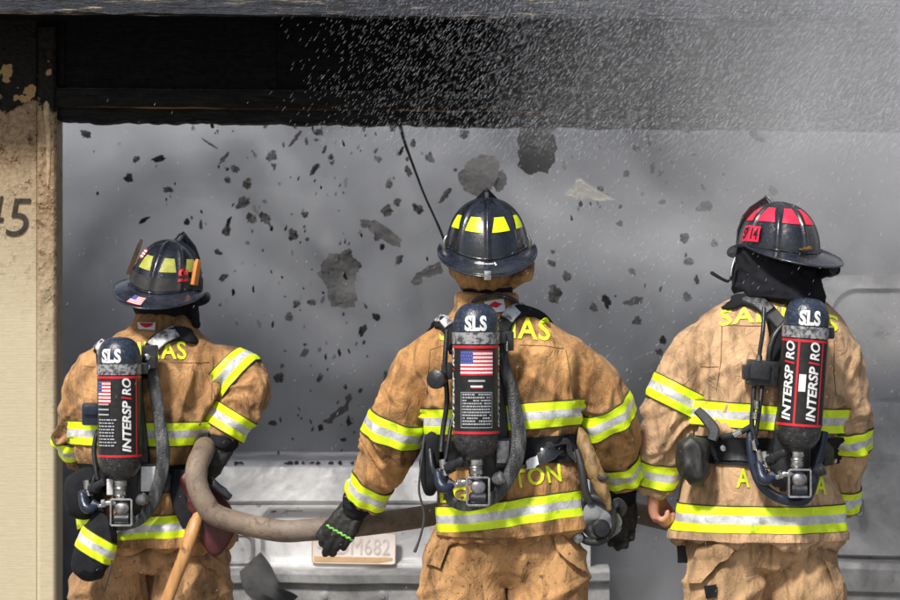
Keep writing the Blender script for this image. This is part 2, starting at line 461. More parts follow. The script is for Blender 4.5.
def siding_mat(name, z_brown=1.45, k_brown=1.75):
    """cream painted board, browned and blistered near the top, black above"""
    m, nt, b, co = newmat(name)
    sep = nn(nt, 'ShaderNodeSeparateXYZ'); nt.links.new(co, sep.inputs[0])
    z = sep.outputs[2]
    n1 = noise_tex(nt, co, 9, 6, 0.65)
    zz = math_n(nt, 'ADD', z, math_n(nt, 'MULTIPLY', math_n(nt, 'SUBTRACT', n1, 0.5), 0.36))
    g = noise_tex(nt, co, 30, 4, 0.6, (1, 1, 9))
    cream = ramp(nt, g, [(0.35, (0.45, 0.395, 0.275)), (0.65, (0.51, 0.45, 0.325))])
    # heat browning is a stain on the paint, set by height above the ground
    br = math_n(nt, 'MULTIPLY', math_n(nt, 'SUBTRACT', zz, z_brown), k_brown, True)
    n2 = noise_tex(nt, co, 60, 4, 0.7)
    tan = ramp(nt, n2, [(0.35, (0.17, 0.11, 0.062)), (0.62, (0.33, 0.24, 0.15))])
    col = mixc(nt, br, cream, tan)
    v = nn(nt, 'ShaderNodeTexVoronoi'); v.inputs['Scale'].default_value = 75
    nt.links.new(co, v.inputs['Vector'])
    bl = ramp(nt, v.outputs['Distance'], [(0.0, 1.0), (0.45, 0.0)])
    n3 = noise_tex(nt, co, 26, 5, 0.7)
    spots = math_n(nt, 'MULTIPLY', ramp(nt, n3, [(0.56, 0.0), (0.66, 1.0)]), br)
    col = mixc(nt, spots, col, (0.07, 0.032, 0.018))
    ch = ramp(nt, math_n(nt, 'MULTIPLY', math_n(nt, 'SUBTRACT', zz, 2.10), 6.0, True), [(0.35, 0.0), (0.42, 1.0)])
    charc = ramp(nt, n2, [(0.3, (0.003, 0.003, 0.003)), (0.7, (0.014, 0.012, 0.010))])
    col = mixc(nt, ch, col, charc)
    fl = noise_tex(nt, co, 14, 3, 0.6)     # flakes of paint that survived
    keep = math_n(nt, 'MULTIPLY', ramp(nt, fl, [(0.60, 0.0), (0.615, 1.0)]), ramp(nt, math_n(nt, 'SUBTRACT', 2.34, z), [(0.0, 0.0), (0.02, 1.0)]))
    col = mixc(nt, math_n(nt, 'MULTIPLY', keep, ch), col, (0.34, 0.22, 0.10))
    nt.links.new(col, b.inputs['Base Color'])
    b.inputs['Roughness'].default_value = 0.5; b.inputs['Specular IOR Level'].default_value = .12
    h = math_n(nt, 'MULTIPLY', bl, math_n(nt, 'MULTIPLY', br, ramp(nt, n3, [(0.42, 0.0), (0.6, 1.0)])))
    n = bump(nt, b, h, 0.6, 0.007)
    bump(nt, b, noise_tex(nt, co, 16, 5, 0.6, (.4, 1, 12)), 0.3, 0.004, n)
    return m

def char_mat(name, c1, c2, rust, amount, rough=0.55, vscale=85, vstr=0.25, spec=.3):
    m, nt, b, co = newmat(name)
    f = noise_tex(nt, co, 40, 6, 0.7, (.35, 1, 2.5))
    col = ramp(nt, f, [(0.35, c1), (0.68, c2)])
    f = noise_tex(nt, co, 14, 6, 0.75, (.22, 1, 3.2), 0.5)
    col = mixc(nt, ramp(nt, f, [(0.60 - amount, 0.0), (0.70 - amount, 0.8)]), col, rust)
    nt.links.new(col, b.inputs['Base Color'])
    f = noise_tex(nt, co, 50, 4, 0.6)
    nt.links.new(ramp(nt, f, [(0.3, rough - .25), (0.7, rough + .3)]), b.inputs['Roughness'])
    b.inputs['Specular IOR Level'].default_value = spec
    v = nn(nt, 'ShaderNodeTexVoronoi', feature='DISTANCE_TO_EDGE'); v.inputs['Scale'].default_value = vscale
    mp = nn(nt, 'ShaderNodeMapping'); mp.inputs['Scale'].default_value = (.3, 1, 1.1)
    nt.links.new(co, mp.inputs[0]); nt.links.new(mp.outputs[0], v.inputs['Vector'])
    n1 = bump(nt, b, ramp(nt, v.outputs['Distance'], [(0.0, 0.0), (0.12, 1.0)]), vstr, 0.004)   # checked char
    n2 = bump(nt, b, noise_tex(nt, co, 26, 6, 0.7, (.25, 1, 3.5)), 0.7, 0.008, n1)
    bump(nt, b, noise_tex(nt, co, 150, 4, 0.7), 0.4, 0.003, n2)
    return m

M['drywall'] = burnt_wall_mat()
M['siding'] = siding_mat('mat_blistered_siding')
M['trim_paint'] = siding_mat('mat_blistered_trim', 1.0, 1.25)
M['char'] = char_mat('mat_char', (0.002, 0.002, 0.0025), (0.006, 0.006, 0.007), (0.014, 0.014, 0.017), 0.0, 0.6, spec=.12)
M['char_trim'] = char_mat('mat_char_trim', (0.006, 0.006, 0.006), (0.020, 0.019, 0.019), (0.26, 0.14, 0.06), -0.05, 0.6, 60, .5, .08)
M['fascia'] = char_mat('mat_peeled_fascia', (0.005, 0.006, 0.009), (0.035, 0.04, 0.055), (0.46, 0.36, 0.24), 0.035, .5, spec=.3)
M['split_wood'] = char_mat('mat_split_wood', (0.010, 0.008, 0.007), (0.05, 0.03, 0.02), (0.34, 0.17, 0.07), 0.10, .5)
M['drip'] = char_mat('mat_drip_edge', (0.006, 0.006, 0.007), (0.03, 0.03, 0.034), (0.50, 0.38, 0.24), 0.10, .5)
M['concrete'] = pmat('mat_wet_concrete', (0.16, 0.155, 0.15), (0.28, 0.275, 0.265), 1.5, 0.55, 0, 0.3, 40, rvar=.25, dirt=(0.05, 0.048, 0.046), dirt_scale=1.3)
M['earth'] = pmat('mat_ground', (0.13, 0.13, 0.125), (0.20, 0.195, 0.185), 0.6, 0.85, 0, 0.3, 20)
M['paint_cream'] = pmat('mat_cream_paint', (0.56, 0.47, 0.33), (0.6, 0.51, 0.38), 8, 0.6)
M['paint_scorched'] = pmat('mat_scorched_paint', (0.46, 0.36, 0.22), (0.24, 0.16, 0.09), 40, 0.5, 0, 0.4, 90)
M['iron_black'] = pmat('mat_iron_digits', (0.02, 0.017, 0.014), (0.055, 0.042, 0.03), 50, 0.4, 0.3, 0.4, 120)
M['charred_sheet'] = pmat('mat_charred_sheet', (0.045, 0.045, 0.048), (0.085, 0.085, 0.088), 14, 0.95, 0, 0.8, 60)
M['flake'] = pmat('mat_char_flake', (0.012, 0.012, 0.013), (0.05, 0.05, 0.052), 60, 0.95, 0, 0.6, 140)
M['paper_grey'] = pmat('mat_torn_paper', (0.24, 0.235, 0.225), (0.32, 0.31, 0.30), 6, 0.9, 0, 0.2, 40)

def sheet(name, x0, x1, y0, y1, z, mat, nx=1):
    mb = MB(); mb.add([(x0, y0, z), (x1, y0, z), (x1, y1, z), (x0, y1, z)], [(0, 1, 2, 3)])
    return tag(mb.build(name, mat, None, False), kind='structure')
sheet('ground', -60, 60, -40, 80, -0.02, 'earth')
sheet('driveway', -3.4, 5.4, -6, 8.8, 0.0, 'concrete')
sheet('garage_floor', -2.6, 4.6, 8.81, 14.4, 0.006, 'concrete')

garage = thing('garage', 'fire-scorched garage with a charred header over its wide open doorway', 'garage', (1.0, 8.8, 0))
YW = 8.8
jx, wx = P(57, 0, YW).x, P(37, 0, YW).x
# front wall left of the opening: lapped boards
mb = MB()
mb.box((-3.2 + (wx + 3.2) / 2, YW + 0.075, 1.5), (wx + 3.2, 0.15, 3.0), None, 0.003, 1)
mb.build('front_wall', 'siding', garage, True, 30)
# corner trim, its blisters are real bumps
bm = bmesh.new(); bmesh.ops.create_grid(bm, x_segments=14, y_segments=420, size=0.5)
w = jx - wx; vs = []
for v in bm.verts:
    x, z = wx + 0.002 + (v.co.x + .5) * (w - .002), (v.co.y + .5) * 2.42
    h = 0
    k = min(max((z - 1.15) / .5, 0), 1)
    if k > 0:
        c = noise.noise(V((x * 75, 3, z * 75))); h = max(0, c) ** 1.2 * 0.006 * k
        h += max(0, noise.noise(V((x * 26, 9, z * 14))) - .05) * 0.008 * k
    e = min(v.co.x + .5, .5 - v.co.x); h -= 0.012 * max(0, 1 - e / .12)
    v.co = V((x, YW - 0.022 - h, z))
me = bpy.data.meshes.new('corner_trim'); bm.to_mesh(me); bm.free(); me.materials.append(M['trim_paint'])
finish_shade(me, True, 0); link('corner_trim', me, garage)
mb = MB(); rs = []
for k in range(25):
    u = k / 24; py = 101 + 86 * u; hw = (.0060 * (1 - u) ** .5 + .004) * (1 + .35 * noise.noise(V((u * 6, 2, 1)))) * (.3 if k in (0, 24) else 1)
    c = P(46.5 + 2.2 * math.sin(u * 2.4) + 1.2 * noise.noise(V((u * 4, 9, 1))), py, YW - .024)
    rs.append([c + V((hw * math.cos(a), -.012 * max(math.sin(a), 0) if False else -.004 * math.sin(a), 0)) for a in [2 * math.pi * i / 12 for i in range(12)]])
mb.rings(rs); mb.build('paint_run', 'paint_scorched', garage)
MB().box(((wx + jx) / 2 + .0005, YW + .065, 1.21), (w - .003, .15, 2.42), None, .004).build('jamb', 'trim_paint', garage)
# charred header over the opening, sagging a little to the right as it does in the picture
sag = math.tan(R(0.62))
def hz(py, x, Y=YW): return CAMZ - (py - 300) / F * Y - (x + 1.3) * sag
def strip(name, py0, py1, Yf, depth, mat, rag=0.0, x0=-3.2, x1=5.2, n=400, bow=0.0, top_rag=0.0):
    mb = MB(); rings = []
    for i in range(n + 1):
        x = x0 + (x1 - x0) * i / n
        a = hz(py1, x, Yf); c = hz(py0, x, Yf)
        r = 0
        if rag: r = rag * (noise.noise(V((x * 9, 1, py0))) * .7 + noise.noise(V((x * 31, 4, py0))) * .45 + max(0, noise.noise(V((x * 3, 7, py0)))) * .6)
        tr = top_rag * (noise.noise(V((x * 12, 5, py0))) + .5 * noise.noise(V((x * 40, 5, py0)))) if top_rag else 0
        yo = 0.006 * noise.noise(V((x * 6, 2, py0)))
        rings.append([V((x, Yf + yo, a + r)), V((x, Yf + yo - bow, (a + c) / 2)), V((x, Yf + yo, c + tr)), V((x, Yf + depth, c + tr)), V((x, Yf + depth, a + r * .6))])
    mb.rings(rings, True, True)
    return mb.build(name, mat, garage, True, 35)
strip('lintel_beam', 106, 121, YW + .012, .12, 'char_trim', 0.019, x0=jx - .04)
strip('split_wood_edge', 105.2, 107.4, YW + .004, .02, 'split_wood', 0.004, top_rag=.004, x0=jx - .03)
strip('header_trim', 88, 105.4, YW - .012, .03, 'char_trim', 0.003, bow=.004, x0=jx - .03)
hb = strip('header_siding', 4, 87.6, YW + .012, .12, 'char')
for px in (61, 273, 385, 560, 731):
    x = P(px, 0, YW).x
    MB().box((x, YW + .010, hz(47, x)), (.022, .012, .262), None, .003).build('header_batten', 'char', garage)
strip('soffit', 5, 9, 8.47, .34, 'char')
strip('fascia_board', -40, 12, 8.44, .028, 'fascia', 0.010, bow=.003)
strip('fascia_drip_edge', 11.5, 13.6, 8.452, .02, 'drip', 0.006)
MB().box((1.0, 14.45, 1.45), (7.2, .1, 2.9)).build('back_wall', 'drywall', garage)
MB().box((-2.65, 11.6, 1.45), (.1, 5.6, 2.9)).build('side_wall', 'drywall', garage)
MB().box((4.65, 11.6, 1.45), (.1, 5.6, 2.9)).build('side_wall', 'drywall', garage)
MB().box((4.72, YW + .075, 1.2), (.9, .15, 2.4)).build('front_wall', 'siding', garage)
# house number
def digit(s, px, py, hpx, wpx):
    vs, fs = text_raw(s, 1, -0.008, 0.18, 1, 6)
    Y = YW - .006; sc = Y / F
    bm = bmesh.new(); bv = [bm.verts.new(P(px + a * wpx, py - b * hpx, Y)) for a, b in vs]
    for f in fs: bm.faces.new([bv[i] for i in f])
    bmesh.ops.dissolve_limit(bm, angle_limit=.01, verts=bm.verts, edges=bm.edges)
    r = bmesh.ops.extrude_face_region(bm, geom=list(bm.faces))
    for g in r['geom']:
        if isinstance(g, bmesh.types.BMVert): g.co.y += .005
    bmesh.ops.recalc_face_normals(bm, faces=bm.faces)
    me = bpy.data.meshes.new('house_digit'); bm.to_mesh(me); bm.free(); me.materials.append(M['iron_black'])
    finish_shade(me, True, 30); link('house_digit', me, garage)
digit('5', 18, 217, 37, 25)
digit('4', -10.5, 215, 38, 27)

# ----------------------------------------------------------------- burnt cars
def burnt_metal(name, ash_lo, ash_hi, amount, c1=(0.36, 0.365, 0.375), c2=(0.74, 0.745, 0.755)):
    m, nt, b, co = newmat(name)
    f = noise_tex(nt, co, 3.2, 7, 0.65, None, 0.8)
    col = ramp(nt, f, [(0.36, c1), (0.60, c2)])
    f = noise_tex(nt, co, 5, 7, 0.72, (1, 1, .8), .3)
    col = mixc(nt, ramp(nt, f, [(ash_lo, 0.0), (ash_hi, 0.6)]), col, (0.13, 0.13, 0.132))
    f = noise_tex(nt, co, 22, 6, 0.75, None, .5)
    col = mixc(nt, ramp(nt, f, [(0.63, 0.0), (0.70, 0.8)]), col, (0.035, 0.034, 0.034))
    f = noise_tex(nt, co, 4.4, 6, 0.7, None, .4)
    col = mixc(nt, ramp(nt, f, [(0.66 - amount, 0.0), (0.74 - amount, 0.5)]), col, (0.30, 0.22, 0.15))
    nt.links.new(col, b.inputs['Base Color'])
    b.inputs['Metallic'].default_value = 0.15
    f = noise_tex(nt, co, 14, 5, 0.6)
    nt.links.new(ramp(nt, f, [(0.3, 0.30), (0.7, 0.75)]), b.inputs['Roughness'])
    n1 = bump(nt, b, noise_tex(nt, co, 3.5, 3, 0.5), 0.5, 0.05)
    bump(nt, b, noise_tex(nt, co, 70, 5, 0.7), 0.35, 0.004, n1)
    return m
M['burnt_metal'] = burnt_metal('mat_burnt_metal', 0.58, 0.72, 0.0)
M['burnt_metal_dark'] = burnt_metal('mat_burnt_bumper', 0.42, 0.58, 0.0, (.15, .152, .157), (.40, .405, .41))
M['burnt_grey'] = burnt_metal('mat_burnt_van', 0.52, 0.72, 0.0, (.22, .225, .235), (.46, .465, .475))
M['soot_black'] = pmat('mat_soot_black', (0.012, 0.012, 0.013), (0.05, 0.05, 0.052), 12, 0.85, 0, 0.5, 40)
M['sooty_glass'] = pmat('mat_sooty_glass', (0.22, 0.22, 0.226), (0.32, 0.32, 0.326), 2.2, 0.5, 0, 0.2, 60, rvar=.2, dirt=(0.12, 0.12, 0.123), dirt_scale=5)  # sooty pane; its pale grey is painted to stand in for smoke haze
M['plate'] = pmat('mat_plate', (0.78, 0.74, 0.72), (0.68, 0.60, 0.56), 14, 0.45, 0, 0.2, 80, dirt=(0.42, 0.26, 0.18), dirt_scale=22, dirt_lo=.6, dirt_hi=.75)
M['plate_edge'] = pmat('mat_plate_edge', (0.62, 0.40, 0.20), (0.50, 0.30, 0.16), 24, 0.5)
M['plate_char'] = pmat('mat_plate_char', (0.46, 0.38, 0.36), (0.60, 0.54, 0.51), 50, 0.55)

def warp(p, a=0.012, f=3.0):
    return V((p.x, p.y + a * noise.noise(p * f), p.z + a * .5 * noise.noise(p * f + V((5, 5, 5)))))

def grid_panel(name, x0, x1, prof, mat, parent, nx=60, thick=.012, wa=.010, edge=0.0):
    """sheet metal: profile of (y, z) swept along x, dented, with a back side"""
    mb = MB(); rings = []
    for i in range(nx + 1):
        x = x0 + (x1 - x0) * i / nx
        u = 2 * i / nx - 1
        r = []
        cur = edge * (abs(u) ** 4)
        for y, z in prof: r.append(warp(V((x, y + cur, z)), wa))
        for y, z in reversed(prof): r.append(warp(V((x, y + cur + thick, z - thick * .4)), wa))
        rings.append(r)
    mb.rings(rings)
    return mb.build(name, mat, parent, True, 35)

YC = 9.7
def zc(py, Y=YC): return CAMZ - (py - 300) / F * Y
def xc(px, Y=YC): return (px - 450) / F * Y
car = thing('burnt_car', 'burnt-out pale grey car with bare sooty tail and scorched number plate', 'car', (xc(355), YC + 2, 0))
cx0, cx1 = xc(105), xc(604)
# trunk lid: rounded top edge, upper band, recessed plate field
grid_panel('trunk_lid', cx0 + .05, cx1 - .05, [(YC + .55, zc(461)), (YC + .20, zc(461.5)), (YC + .06, zc(463)), (YC + .015, zc(468)), (YC - .005, zc(480)), (YC - .02, zc(501)), (YC - .012, zc(504.5))], 'burnt_metal', car, 90, edge=.05)
fx0, fx1 = xc(258), xc(456)
fr = []
def rrect(x0, x1, z0, z1, r, n=6):
    pts = []
    for cx_, cz_, a0 in ((x1 - r, z1 - r, 0), (x0 + r, z1 - r, 90), (x0 + r, z0 + r, 180), (x1 - r, z0 + r, 270)):
        for k in range(n + 1):
            a = R(a0 + 90 * k / n); pts.append((cx_ + r * math.cos(a), cz_ + r * math.sin(a)))
    return pts
# tailgate face with a pressed-in plate field (concentric rounded rings)
mb = MB()
outer = [(cx0 + .06, zc(571)), (cx1 - .06, zc(505))]
rings = []
for k, (g, dy) in enumerate(((0.0, 0), (0.010, .004), (0.022, .03), (0.03, .034))):
    rings.append([warp(V((x, YC - .012 + dy, z)), .006) for x, z in rrect(fx0 + g, fx1 - g, zc(566) + g, zc(506) - g, .055 - g * .6)])
out = []
for x, z in rrect(fx0, fx1, zc(566), zc(506), .055):
    cxm, czm = (fx0 + fx1) / 2, (zc(566) + zc(506)) / 2
    dx, dz = x - cxm, z - czm
    s = min((((outer[1][0] if dx > 0 else outer[0][0]) - cxm) / dx) if abs(dx) > 1e-6 else 9e9, (((outer[1][1] if dz > 0 else outer[0][1]) - czm) / dz) if abs(dz) > 1e-6 else 9e9)
    out.append(V((cxm + dx * s, YC - .012, czm + dz * s)))
mid = [[a.lerp(b, t) for a, b in zip(out, rings[0])] for t in (.25, .5, .75)]
allr = [out] + mid + rings
mb.rings([[warp(p, .006) for p in r] if i < 4 else r for i, r in enumerate(allr)], False, True)
mb.build('tail_panel', 'burnt_metal', car, True, 30)
for px0, px1, py in ((266, 276, 511), (284, 303, 510), (322, 341, 509), (398, 414, 509)):
    MB().box(((xc(px0) + xc(px1)) / 2, YC + .019, zc(py)), (xc(px1) - xc(px0), .012, .014), None, .005).build('slot', 'soot_black', car)
# bumper: two steps and a sagging skin
grid_panel('bumper', cx0 - .02, cx1 + .02, [(YC + .02, zc(567)), (YC - .075, zc(568)), (YC - .10, zc(572)), (YC - .10, zc(580)), (YC - .075, zc(583)), (YC - .08, zc(604)), (YC - .03, zc(608)), (YC - .06, zc(640)), (YC + .05, zc(660))], 'burnt_metal_dark', car, 90, edge=.08, wa=.016)
for px in (326, 383, 272):
    MB().lathe((xc(px), YC - .074, zc(594)), (0, -1, 0), [(0, .022), (.006, .02), (.008, .010), (.012, .009), (.013, 0)]).build('bumper_bolt', 'burnt_metal_dark', car)
mb = MB()
for k, (x0_, z0_, x1_, z1_) in enumerate(((236, 540, 262, 600), (470, 540, 500, 600))):
    pass
# tail lamp sockets, empty after the fire
for sgn, a, b_ in ((-1, 222, 252), (1, 466, 496)):
    base = rrect(xc(a), xc(b_), zc(562), zc(536), .03)
    mb = MB(); rs = []
    for g, dy in ((-.012, -.013), (-.004, -.018), (.004, -.010), (.008, .03)):
        rs.append([V((x + (g if x < (xc(a) + xc(b_)) / 2 else -g), YC + dy, z + (g if z < zc(549) else -g))) for x, z in base])
    mb.rings(rs, False, True); mb.build('tail_lamp', 'burnt_metal_dark', car, True, 30)
# peeled strip of bumper skin hanging at the left
mb = MB(); rs = []
for t in range(13):
    u = t / 12
    c = P(250 + 36 * u, 562 + 52 * u + 6 * math.sin(u * 5), YC - .12 - .05 * math.sin(u * 3.1))
    d = V((.73, 0, .68)) * (0.052 + .014 * math.sin(u * 7))
    rs.append([c - d, c - d * .3 + V((0, -.012, 0)), c + d * .5 + V((0, .006, 0)), c + d, c + d * .5 + V((0, .012, 0)), c - d * .3 + V((0, -.004, 0))])
mb.rings(rs); mb.build('torn_bumper_skin', 'soot_black', car)
# hull behind: sills, sides, floor, wheel tubs, seat frames (the cabin has burnt down to the waistline)
mb = MB(); rs = []
for y, hw, zt in ((YC + .03, .86, zc(505)), (YC + .5, .89, .90), (YC + 1.6, .90, .80), (YC + 2.8, .89, .78), (YC + 3.7, .86, .74), (YC + 4.3, .78, .62)):
    xm = (cx0 + cx1) / 2
    rs.append([warp(V((xm + a * hw, y, zz_)), .01) for a, zz_ in ((-.96, .22), (-1, .45), (-1, zt * .8), (-.94, zt), (-.86, zt), (-.86, .3), (.86, .3), (.86, zt), (.94, zt), (1, zt * .8), (1, .45), (.96, .22))])
mb.rings(rs); mb.build('body_shell', 'burnt_grey', car, True, 35)
for sx in (-1, 1):
    for yy in (YC + .75, YC + 3.4):
        x = (cx0 + cx1) / 2 + sx * .80
        wh = MB().lathe((x, yy, .30), (sx, 0, 0), [(-.09, .20), (-.09, .28), (-.06, .30), (.06, .30), (.09, .28), (.09, .20)]).build('wheel', 'soot_black', car)
        MB().lathe((x, yy, .30), (sx, 0, 0), [(-.07, .205), (.05, .205), (.07, .19), (.06, .16), (.05, .05), (.075, .04), (.076, 0)]).build('rim', 'burnt_metal_dark', wh)
# number plate
pl = MB(); PY = YC - .02
ctr = V(((xc(312) + xc(396)) / 2, PY, (zc(531) + zc(564)) / 2))
W_, H_ = .306, .118
tilt = Matrix.Rotation(R(-0.9), 3, 'Y').to_3x3() if False else Matrix.Rotation(R(1.0), 3, 'Y')
def plate_pt(u, v, d): return ctr + tilt @ V((u * W_, d, v * H_))
rs = []
for g, d in ((0, .004), (0, 0), (.012, -.003), (.03, -.001), (.04, -.0005)):
    rs.append([plate_pt(x, z, d) for x, z in rrect(-.5 + g * .4, .5 - g * .4, -.5 + g, .5 - g, .06)])
pl.rings(rs, True, True)
pl.m = [0] * len(pl.m)
for i in range(28 * 0, len(pl.m) - 1): pl.m[i] = 1 if i < len(pl.m) - 1 - 28 else 0
plate = pl.build('number_plate', ['plate', 'plate_edge'], car, True, 30)
vs, fs = cut(*text_raw('4BDM682', 1, 0.004, 0, 1.05), 9, 1, 1)
# raised characters, their rims darker where the paint has flaked
mb = MB()
for sc, d, mi in ((1.0, -.0028, 1), (1.0, -.0042, 0)):
    pass
bm = bmesh.new()
tv, tf = text_raw('4BDM682', 1, 0.0, 0, 1.05)
bv = [bm.verts.new(plate_pt(a * .86, b * .50 + .04, -.002)) for a, b in tv]
for f in tf: bm.faces.new([bv[i] for i in f])
bmesh.ops.recalc_face_normals(bm, faces=bm.faces)
me = bpy.data.meshes.new('plate_outline'); bm.to_mesh(me); bm.free(); me.materials.append(M['plate_char']); link('plate_character', me, plate)
mb = MB(); mb.add([plate_pt(a, b, -.0022) for a, b in ((-.47, -.44), (.30, -.44), (.46, -.36), (.46, -.28), (-.47, -.28))], [(0, 1, 2, 3, 4)])
mb.build('plate_scorch_strip', 'plate_edge', plate, False)

# van at the right: only its rear left corner shows beside the third firefighter
van = thing('burnt_van', 'burnt grey van behind the right-hand firefighter, only its tail corner showing', 'van', (2.35, YC + 2, 0))
vx0, vx1 = xc(813), xc(1310)
def vp(px, py, d=0): return V((xc(px), YC + d, zc(py)))
grid_panel('tailgate', vx0 + .03, vx1 - .03, [(YC + .035, zc(401)), (YC + .0, zc(403)), (YC - .012, zc(407)), (YC - .018, zc(455)), (YC - .010, zc(458.5)), (YC - .010, zc(460.5)), (YC - .024, zc(463)), (YC - .03, zc(520)), (YC - .02, zc(556)), (YC + .0, zc(559))], 'burnt_grey', van, 80, edge=.10)
grid_panel('bumper', vx0 - .01, vx1 + .01, [(YC + .0, zc(560)), (YC - .09, zc(562)), (YC - .11, zc(568)), (YC - .11, zc(590)), (YC - .09, zc(594)), (YC - .10, zc(640)), (YC + .0, zc(665))], 'burnt_metal_dark', van, 80, edge=.12)
i2 = rrect(vx0 + .095, vx1 - .095, zc(399), zc(287), .11, 8)
mb = MB(); mb.rings([[V((x, YC + .085 + (z - zc(402)) * .55, z)) for x, z in i2], [V((x, YC + .092 + (z - zc(402)) * .55, z)) for x, z in i2]]); mb.build('rear_window', 'sooty_glass', van, True, 30)
hd = MB(); rs = []
for g, dy in ((0, -.030), (.004, -.036), (.010, -.034), (.014, -.012)):
    rs.append([V((x, YC + dy, z)) for x, z in rrect(xc(852) + g, xc(863) - g, zc(516) + g, zc(497) - g, .018 - g * .6)])
hd.rings(rs, False, True); hd.build('latch_cup', 'burnt_metal_dark', van, True, 30)
# window surround: rounded frame, burnt-out opening
o_ = rrect(vx0 + .02, vx1 - .02, zc(402), zc(274), .16, 8); i_ = rrect(vx0 + .10, vx1 - .10, zc(398), zc(288), .11, 8)
mb = MB()
mb.rings([[V((x, YC + .12 + (z - zc(402)) * .55, z)) for x, z in o_], [V((x, YC + .06 + (z - zc(402)) * .55, z)) for x, z in o_], [V((x, YC + .06 + (z - zc(402)) * .55, z)) for x, z in i_], [V((x, YC + .12 + (z - zc(402)) * .55, z)) for x, z in i_]], False, False)
mb.build('rear_window_frame', 'burnt_metal_dark', van, True, 30)
mb = MB(); rs = []
for y, s, zt in ((YC + .14, .97, zc(402)), (YC + .40, .95, zc(276)), (YC + 1.2, 1.0, zc(268)), (YC + 3.0, 1.0, zc(270)), (YC + 3.6, .93, 1.25), (YC + 4.4, .88, .95)):
    xm, hw = (vx0 + vx1) / 2, (vx1 - vx0) / 2 * s
    rs.append([warp(V((xm + a * hw, y, q)), .01) for a, q in ((-.97, .25), (-1, .6), (-1, zt * .66), (-.92, zt - .08), (-.80, zt), (.80, zt), (.92, zt - .08), (1, zt * .66), (1, .6), (.97, .25))])
mb.rings(rs, False, True); mb.build('body_shell', 'burnt_grey', van, True, 35)
for sx in (-1, 1):
    for yy in (YC + .8, YC + 3.5):
        x = (vx0 + vx1) / 2 + sx * .82
        wh = MB().lathe((x, yy, .33), (sx, 0, 0), [(-.1, .20), (-.1, .31), (-.07, .33), (.07, .33), (.1, .31), (.1, .20)]).build('wheel', 'soot_black', van)
        MB().lathe((x, yy, .33), (sx, 0, 0), [(-.07, .205), (.05, .205), (.07, .19), (.06, .16), (.05, .05), (.075, .04), (.076, 0)]).build('rim', 'burnt_metal_dark', wh)
# ================================================================= people
class FF: pass

def ridge(n, k=2.0):
    return max(0.0, 1.0 - abs(n) * k)

def closest_on(poly, p):
    """(distance, index parameter, unit offset) of p to a polyline"""
    best = (9e9, 0.0, V((1, 0, 0)))
    for i in range(len(poly) - 1):
        a, b = poly[i], poly[i + 1]; d = b - a
        t = min(1, max(0, (p - a).dot(d) / max(d.length_squared, 1e-12)))
        q = a + d * t; l = (p - q).length
        if l < best[0]: best = (l, i + t, (p - q))
    return best

